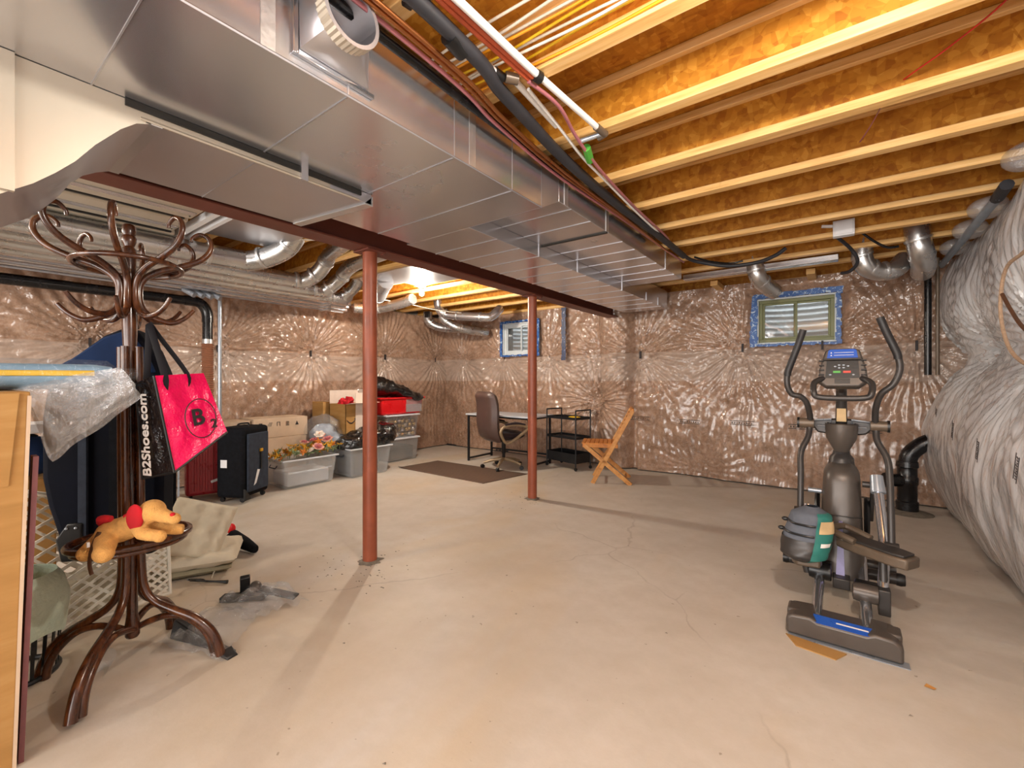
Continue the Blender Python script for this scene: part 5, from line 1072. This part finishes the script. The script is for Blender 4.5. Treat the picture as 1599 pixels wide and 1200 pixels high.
# plastic sleeve on chair base
# utility cart
q = thing('utility_cart', 'black three-tier metal rolling cart beside the desk', 'cart', (-3.18, 5.55, 0))
A_, B_, C_, D_ = Vector((-3.46, 5.50, 0)), Vector((-2.91, 5.36, 0)), Vector((-2.84, 5.66, 0)), Vector((-3.39, 5.80, 0))
for P_ in (A_, B_, C_, D_): part('post', MB().tube([P_ + Vector((0, 0, .06)), P_ + Vector((0, 0, .83))], .010, 8), 'cart', q); part('caster', MB().lathe([(.022, -.010), (.025, 0), (.022, .010)], tuple(P_ + Vector((0, 0, .026))), 12, (.2, .97, 0)), 'black', q); part('caster_fork', MB().tube([P_ + Vector((0, 0, .02)), P_ + Vector((0, 0, .07))], .008, 6), 'cart', q)
for zt_, hh in ((.70, .035), (.43, .035), (.10, .13)):
    b = MB(); ring4 = [A_, B_, C_, D_]
    for i in range(4): b.bar(ring4[i] + Vector((0, 0, zt_ + hh / 2)), ring4[(i + 1) % 4] + Vector((0, 0, zt_ + hh / 2)), .006, hh)
    b.hexa([p + Vector((0, 0, zt_)) for p in ring4], [p + Vector((0, 0, zt_ + .006)) for p in ring4]); part('tray', b, 'cart', q)
for P_, R_ in ((A_, D_), (B_, C_)): part('handle', MB().tube([P_ + Vector((0, 0, .83)), R_ + Vector((0, 0, .83))], .010, 8), 'cart', q)
tag(part('yellow_cloth', MB().ball((-3.02, 5.53, .722), (.10, .05, .020), 14, 8), 'foam_yellow'), 'small yellow item lying in the top cart tray', 'cloth')
tag(part('dark_parcel', MB().box((-3.28, 5.52, .71), (-3.1, 5.66, .74)), 'black_fab', bevel=.008), 'flat dark item in the top cart tray', 'item')
# wooden folding chair
q = thing('folding_chair', 'light teak folding chair seen from the side', 'chair', (-2.3, 5.15, 0))
o1 = Vector((-2.42, 4.88, 0)); sx_ = Vector((.916, .40, 0)); wx = Vector((-.40, .916, 0)) * .42
FP = lambda s, z, w=0: o1 + sx_ * s + wx * w + Vector((0, 0, z))
for w_ in (0, 1):
    part('leg', MB().bar(FP(.45, .0, w_), FP(-.10, .46, w_), .050, .024, tuple(wx)).xf(Matrix.Identity(4)), 'teak', q, bevel=.003)
    part('back_post', MB().bar(FP(0.0, .0, w_), FP(.47, .885, w_), .050, .024, tuple(wx)), 'teak', q, bevel=.003)
    part('seat_rail', MB().bar(FP(-.12, .458, w_ * .96 + .02), FP(.30, .458, w_ * .96 + .02), .024, .050), 'teak2', q, bevel=.003)
for i in range(8): s_ = -.11 + i * .052; part('slat', MB().bar(FP(s_, .482, .02), FP(s_, .482, .98), .042, .014), 'teak2', q, bevel=.002)
for i in range(5): s_ = .335 + i * .027; z_ = .885 * s_ / .47; part('slat', MB().bar(FP(s_ - .005, z_, .04), FP(s_ - .005, z_, .96), .010, .035, (0, 0, 1)), 'teak2', q, bevel=.002)
part('top_rail', MB().bar(FP(.47, .885, -.02), FP(.47, .885, 1.02), .03, .05), 'teak2', q, bevel=.003)
for s_, z_ in ((.40, .045), (.06, .10)): part('stretcher', MB().tube([FP(s_, z_, 0), FP(s_, z_, 1)], .012, 8), 'teak', q)
# ------------------------------------------------------------------ elliptical trainer
q = thing('elliptical_trainer', 'grey and black elliptical trainer with blue-labelled console', 'exercise machine', (0, 3.1, 0))
def P_(n, mb, mat, **k): return part(n, mb, mat, q, **k)
# rear foot
ft = [(-.22, 0), (-.22, .075), (-.20, .095), (-.12, .10), (-.09, .085), (.09, .085), (.12, .10), (.19, .095), (.22, .07), (.22, 0)]
FZ = Matrix(((1, 0, 0, 0), (0, 0, -1, 2.60), (0, 1, 0, .006), (0, 0, 0, 1)))
P_('rear_foot', MB().prism(ft, -.14, .04, FZ), 'gunmetal', bevel=.012, seg=3)
P_('foot_label', MB().hexa([(-.11, 2.564, .088), (.13, 2.564, .088), (.13, 2.625, .099), (-.11, 2.625, .099)], [(-.11, 2.562, .092), (.13, 2.562, .092), (.13, 2.625, .103), (-.11, 2.625, .103)]), 'label_blue', label='blue label strip')
P_('label_print', MB().hexa([(-.02, 2.590, .097), (.10, 2.590, .097), (.10, 2.598, .0985), (-.02, 2.598, .0985)], [(-.02, 2.590, .098), (.10, 2.590, .098), (.10, 2.598, .0995), (-.02, 2.598, .0995)]), 'text_white')
for x in (-.19, .19): P_('end_cap', MB().box((x - .03, 2.62, .06), (x + .03, 2.72, .104)), 'gunmetal', bevel=.01)
# rails
for x in (-.10, .10):
    P_('rail', MB().tube([(x, 2.66, .075), (x, 3.15, .13), (x, 3.45, .17)], .024, 16), 'chrome', angle=60)
P_('cross_tube', MB().tube([(-.28, 3.33, .115), (.27, 3.33, .115)], .032, 14), 'dark_tube')
for x in (-.28, .27): P_('end_cap', MB().lathe([(.034, -.02), (.036, 0), (.030, .02)], (x, 3.33, .115), 16, (1, 0, 0)), 'black')
P_('front_stabiliser', MB().tube([(-.28, 3.72, .04), (.28, 3.72, .04)], .035, 14), 'dark_tube')
P_('spine_frame', MB().box((-.04, 3.10, .07), (.04, 3.75, .13)), 'dark_tube', bevel=.006)
# drive housing
def hs(u, v):
    a = u * 2 * math.pi; z = .10 + .64 * v; wx_ = .115 - .025 * v - (.035 * max(0, (v - .88) / .12) ** 1.5); wy = .25 - .09 * v - (.05 * max(0, (v - .88) / .12) ** 1.5)
    c, s = math.cos(a), math.sin(a); e = .62; return (math.copysign(abs(c) ** e, c) * wx_, 3.47 + math.copysign(abs(s) ** e, s) * wy - .04 * (1 - v), z)
h = MB().grid(hs, 49, 20); n0 = len(h.v); h.f.append(tuple(i * 20 + 19 for i in range(48))); P_('drive_housing', h, 'gunmetal', angle=50)
P_('housing_seam', MB().tube([(-.098, 3.262, .45), (-.05, 3.238, .45), (.05, 3.238, .45), (.098, 3.262, .45)], .003, 6), 'black')
P_('mast_boot', MB().lathe([(.070, .70), (.062, .77), (.045, .79), (.042, .81)], (0, 3.44, 0), 20), 'dark_tube')
P_('reflector_strip', MB().hexa([(-.026, 3.160, .12), (.016, 3.160, .12), (.016, 3.20, .12), (-.026, 3.20, .12)], [(-.012, 3.222, .42), (.006, 3.222, .42), (.006, 3.26, .42), (-.012, 3.26, .42)]), 'lilac', label='pale lilac strip')
for sx, yy, zz in ((-1, 3.50, .42), (1, 3.50, .38)):
    P_('crank_disc', MB().lathe([(.12, -.012), (.13, 0), (.12, .012)], (sx * .125, 3.48, .40), 28, (1, 0, 0)), 'black')
P_('crank_arm', MB().bar((.145, 3.48, .40), (.15, 3.38, .62), .02, .05), 'dark_tube', bevel=.004); P_('crank_arm', MB().bar((-.145, 3.48, .40), (-.15, 3.58, .20), .02, .05), 'dark_tube', bevel=.004)
P_('axle', MB().tube([(.10, 3.36, .63), (.20, 3.36, .63)], .018, 12), 'dark_tube'); P_('axle', MB().tube([(-.10, 3.40, .55), (-.17, 3.40, .55)], .015, 12), 'silver_trim')
# pedal arms (chrome tubes), pedals
P_('pedal_arm', MB().tube([(.165, 3.30, .665), (.185, 3.15, .40), (.185, 3.08, .30), (.17, 2.95, .16)], .024, 14), 'chrome', angle=60)
P_('arm_socket', MB().lathe([(.036, -.05), (.030, .05)], (.166, 3.29, .65), 16, (-.06, .45, .89)), 'silver_trim')
P_('pedal_arm', MB().tube([(-.165, 3.28, .48), (-.185, 3.18, .30), (-.12, 3.12, .16)], .024, 14), 'chrome', angle=60)
def pedal(x0, y0, z0, yaw, tilt_):
    Fm = Matrix.Translation((x0, y0, z0)) @ Matrix.Rotation(yaw, 4, 'Z') @ Matrix.Rotation(tilt_, 4, 'X')
    ol_ = [(-.055, -.17), (-.07, -.11), (-.07, .11), (-.05, .17), (.05, .17), (.07, .11), (.07, -.11), (.055, -.17)]
    P_('pedal', MB().prism(ol_, -.055, .0, Fm), 'bronze_dark', bevel=.010)
    P_('pedal_tread', MB().prism([(a * .82, b_ * .88) for a, b_ in ol_], .0, .012, Fm), 'dark_tube', bevel=.003)
    P_('toe_guard', MB().tube([tuple(Fm @ Vector(v)) for v in ((-.07, .06, .01), (-.07, .17, .03), (-.04, .20, .035), (.04, .20, .035), (.07, .17, .03), (.07, .06, .01))], .018, 8, sub=2), 'bronze_dark')
pedal(.145, 3.03, .37, math.radians(58), .03); pedal(-.17, 3.06, .27, math.radians(8), -.10)
P_('link_arm', MB().tube([(.175, 3.02, .33), (.175, 2.97, .17)], .018, 12), 'dark_tube'); P_('link_bracket', MB().box((.15, 2.90, .06), (.20, 2.97, .19)), 'dark_tube', bevel=.006)
for x, y in ((-.10, 3.11), (.10, 2.92)):
    P_('roller', MB().lathe([(.026, -.055), (.043, -.05), (.046, 0), (.043, .05), (.026, .055)], (x, y, .150), 20, (1, 0, 0)), 'gunmetal' if x > 0 else 'black', label='glossy track roller')
    P_('roller_bracket', MB().box((x - .045, y + .02, .09), (x + .055, y + .08, .19)), 'black', bevel=.008)
P_('link_arm', MB().tube([(-.19, 3.10, .26), (-.16, 3.10, .13)], .018, 12), 'dark_tube')
# mast, hub and console
P_('mast', MB().tube([(0, 3.44, .78), (0, 3.37, .98), (0, 3.30, 1.25)], [.034, .030, .026], 16), 'dark_tube')
P_('mast_sticker', MB().hexa([(-.024, 3.325, 1.0), (.024, 3.325, 1.0), (.024, 3.335, 1.0), (-.024, 3.335, 1.0)], [(-.022, 3.300, 1.08), (.022, 3.300, 1.08), (.022, 3.31, 1.08), (-.022, 3.31, 1.08)]), 'sand')
P_('hub_cup', MB().lathe([(.035, .82), (.055, .86), (.075, .90), (.080, .95), (.082, .985), (.070, .99), (.060, .95)], (0, 3.33, 0), 28), 'gunmetal')
hb = [(-.155, .975), (-.15, 1.0), (-.05, 1.012), (.05, 1.012), (.15, 1.0), (.155, .965), (.12, .925), (.06, .915), (-.06, .915), (-.12, .925)]
P_('hub_cover', MB().prism(hb, 0, .07, Matrix(((1, 0, 0, 0), (0, 0, 1, 3.36), (0, 1, 0, 0), (0, 0, 0, 1)))), 'dark_tube', bevel=.01)
for sx in (-1, 1):
    P_('chrome_trim', MB().tube([(sx * .145, 3.353, 1.0), (sx * .05, 3.35, 1.01), (sx * .055, 3.35, .965), (sx * .12, 3.353, .968)], .006, 8), 'silver_trim')
    P_('pivot_sleeve', MB().tube([(sx * .135, 3.30, .985), (sx * .215, 3.30, .985)], .030, 18), 'bronze_dark'); P_('pivot_cap', MB().tube([(sx * .21, 3.30, .985), (sx * .222, 3.30, .985)], .034, 18), 'black')
# moving handlebars
lh = [(-.185, 3.20, 1.555), (-.219, 3.20, 1.44), (-.262, 3.20, 1.31), (-.268, 3.20, 1.225), (-.245, 3.21, 1.165), (-.20, 3.22, 1.15), (-.17, 3.24, 1.11), (-.155, 3.28, 1.03), (-.158, 3.30, .965), (-.165, 3.27, .90), (-.198, 3.22, .81), (-.196, 3.17, .68), (-.195, 3.12, .47)]
rh = [(.172, 3.20, 1.60), (.202, 3.20, 1.51), (.243, 3.20, 1.40), (.256, 3.20, 1.31), (.229, 3.20, 1.228), (.18, 3.21, 1.175), (.158, 3.24, 1.10), (.156, 3.28, 1.03), (.160, 3.30, .97), (.165, 3.27, .90), (.205, 3.22, .81), (.212, 3.17, .70), (.213, 3.12, .55), (.213, 3.07, .36)]
for pts_ in (lh, rh):
    P_('handlebar', MB().tube(pts_, .0165, 12, sub=5), 'dark_tube', angle=80); P_('hand_grip', MB().tube(pts_[:3] + [tuple(Vector(pts_[2]).lerp(Vector(pts_[3]), .4))], .0195, 12, sub=4), 'grip', angle=80)
P_('lower_joint', MB().lathe([(.03, -.03), (.034, 0), (.03, .03)], (.213, 3.07, .36), 16, (1, 0, 0)), 'dark_tube'); P_('lower_joint', MB().lathe([(.03, -.03), (.034, 0), (.03, .03)], (-.195, 3.12, .47), 16, (1, 0, 0)), 'dark_tube')
# console: tilted face
CF = frame((0.004, 3.13, 1.315), (1, 0, 0), (0, .33, .94))
CB = P_('console_body', MB().prism([(-.075, -.105), (-.115, -.07), (-.108, .0), (-.090, .075), (-.080, .115), (-.055, .125), (.055, .125), (.080, .115), (.090, .075), (.108, .0), (.115, -.07), (.075, -.105)], -.06, 0, CF), 'gunmetal', bevel=.010, seg=3)
Q_ = lambda n, mb, mat, **k: part(n, mb, mat, CB, **k)
Q_('display_label', MB().prism([(-.072, .058), (-.064, .112), (-.054, .118), (.054, .118), (.064, .112), (.072, .058)], .001, .004, CF), 'label_blue', label='bright blue top label')
for zz in (.098, .082): Q_('label_print', MB().prism([(-.038, zz - .002), (.052, zz - .002), (.052, zz + .0), (-.038, zz + .0)], .005, .006, CF).prism([(-.055, zz - .005), (-.047, zz - .005), (-.051, zz + .004)], .005, .006, CF), 'text_white')
Q_('display_ledge', MB().prism([(-.09, .048), (.09, .048), (.086, .058), (-.086, .058)], 0, .022, CF), 'dark_tube', bevel=.003)
Q_('keypad', MB().prism([(-.078, -.055), (.078, -.055), (.072, .045), (-.072, .045)], .001, .005, CF), 'black')
for a, b_ in [(-.032, .012), (-.014, .02), (.006, .02), (.026, .014), (.006, .004), (-.014, .003), (-.055, -.038), (.05, -.038)]: Q_('button', MB().ball((a, b_, .006), (.0075, .005, .004), 8, 5).xf(CF), 'silver_trim')
Q_('button', MB().prism([(-.042, -.028), (-.008, -.028), (-.008, -.016), (-.042, -.016)], .005, .009, CF), 'btn_green', label='green start button'); Q_('button', MB().prism([(.004, -.028), (.038, -.028), (.038, -.016), (.004, -.016)], .005, .009, CF), 'btn_red', label='red stop button')
for k in range(4):
    for sx in (-1, 1): Q_('side_rib', MB().prism([(sx * .084, -.04 + k * .028), (sx * .108, -.04 + k * .028), (sx * .108, -.034 + k * .028), (sx * .084, -.034 + k * .028)], 0, .010, CF), 'black')
for k in range(4): Q_('speaker_slot', MB().prism([(-.035, -.088 + k * .008), (.035, -.088 + k * .008), (.035, -.084 + k * .008), (-.035, -.084 + k * .008)], .001, .004, CF), 'black')
P_('fixed_handle', MB().tube([(-.085, 3.12, 1.26), (-.125, 3.07, 1.235), (-.125, 3.03, 1.18), (-.105, 3.03, 1.155), (0, 3.03, 1.150), (.105, 3.03, 1.155), (.130, 3.03, 1.18), (.130, 3.07, 1.235), (.09, 3.12, 1.26)], .0155, 12, sub=4), 'dark_tube', angle=80)
P_('console_neck', MB().tube([(0, 3.29, 1.20), (0, 3.17, 1.23)], .028, 12), 'dark_tube')
# bag resting on the left pedal
q = thing('gym_bag', 'grey and teal fabric bag resting on the left pedal', 'bag', (-.19, 3.0, .3))
def gb(u, v):
    a = u * 2 * math.pi; t = v; c, s = math.cos(a), math.sin(a); r = 1 - .12 * abs(mnoise.noise(Vector((a, t * 4, 2))))
    cx = -.13 + (-.045) * t + (-.0); cz = .545 - .29 * t; hw = .085 + .03 * math.sin(t * 2.6); hy = .085 + .03 * t
    e = min(1, .35 + t * 5, .5 + (1 - t) * 5); return (cx + hw * r * c * e, 2.99 - .05 * t + hy * s * r * e, cz)
g_ = MB().grid(gb, 37, 24); part('bag_body', g_, plain('slate_canvas', '5E636D', .75, var=.1, scale=20), q, angle=70)
part('lower_panel', MB().grid(lambda u, v: (lambda p: (p[0] * 1.0 + (p[0] + .165) * .06, p[1] - .004 if p[1] < 2.95 else p[1] + .004, p[2]))(gb(u * .62 + .42, .58 + v * .42)), 26, 12), 'dark_tube', q, angle=70)
part('side_print', MB().grid(lambda u, v: (lambda p: (p[0] + .006, p[1] - .006, p[2]))(gb(.80 + u * .20, .08 + v * .9)), 10, 24), 'teal', q, label='teal printed side panel')
part('print_band', MB().grid(lambda u, v: (lambda p: (p[0] + .009, p[1] - .009, p[2] - .12 * u * 0 ))(gb(.82 + u * .17, .20 + v * .22)), 8, 8), 'sand', q); part('print_band', MB().grid(lambda u, v: (lambda p: (p[0] + .009, p[1] - .009, p[2]))(gb(.84 + u * .09, .58 + v * .07)), 6, 4), 'text_white', q)
for t in (.30, .48): part('strap', MB().tube([tuple(Vector(gb(u, t)) + Vector((0, -.006, 0))) for u in [.5 + k * .03 for k in range(11)]], .006, 6), 'black', q); part('buckle', MB().ball(tuple(Vector(gb(.5, t)) + Vector((-.012, -.01, 0))), (.018, .012, .012), 8, 6), 'black', q)
# cardboard scrap beneath the foot
tag(part('cardboard_scrap', MB().hexa([(-.22, 2.55, 0), (-.17, 2.46, 0), (-.02, 2.44, 0), (.02, 2.52, 0)], [(-.22, 2.55, .005), (-.17, 2.46, .005), (-.02, 2.44, .005), (.02, 2.52, .005)]), 'carton'), 'folded orange-tan cardboard scrap under the trainer foot', 'cardboard')
tag(part('rubber_sheet', MB().box((-.21, 2.545, .0005), (.24, 2.60, .004)), 'silver_trim'), 'thin clear-grey sheet under the trainer foot', 'sheet')
tag(part('leaf_scrap', MB().add([(.27, 2.45, .001), (.30, 2.44, .004), (.31, 2.46, .001), (.28, 2.475, .003)], [(0, 1, 2, 3)]), 'teak'), 'tiny dry brown scrap on the floor right of the trainer', 'debris')
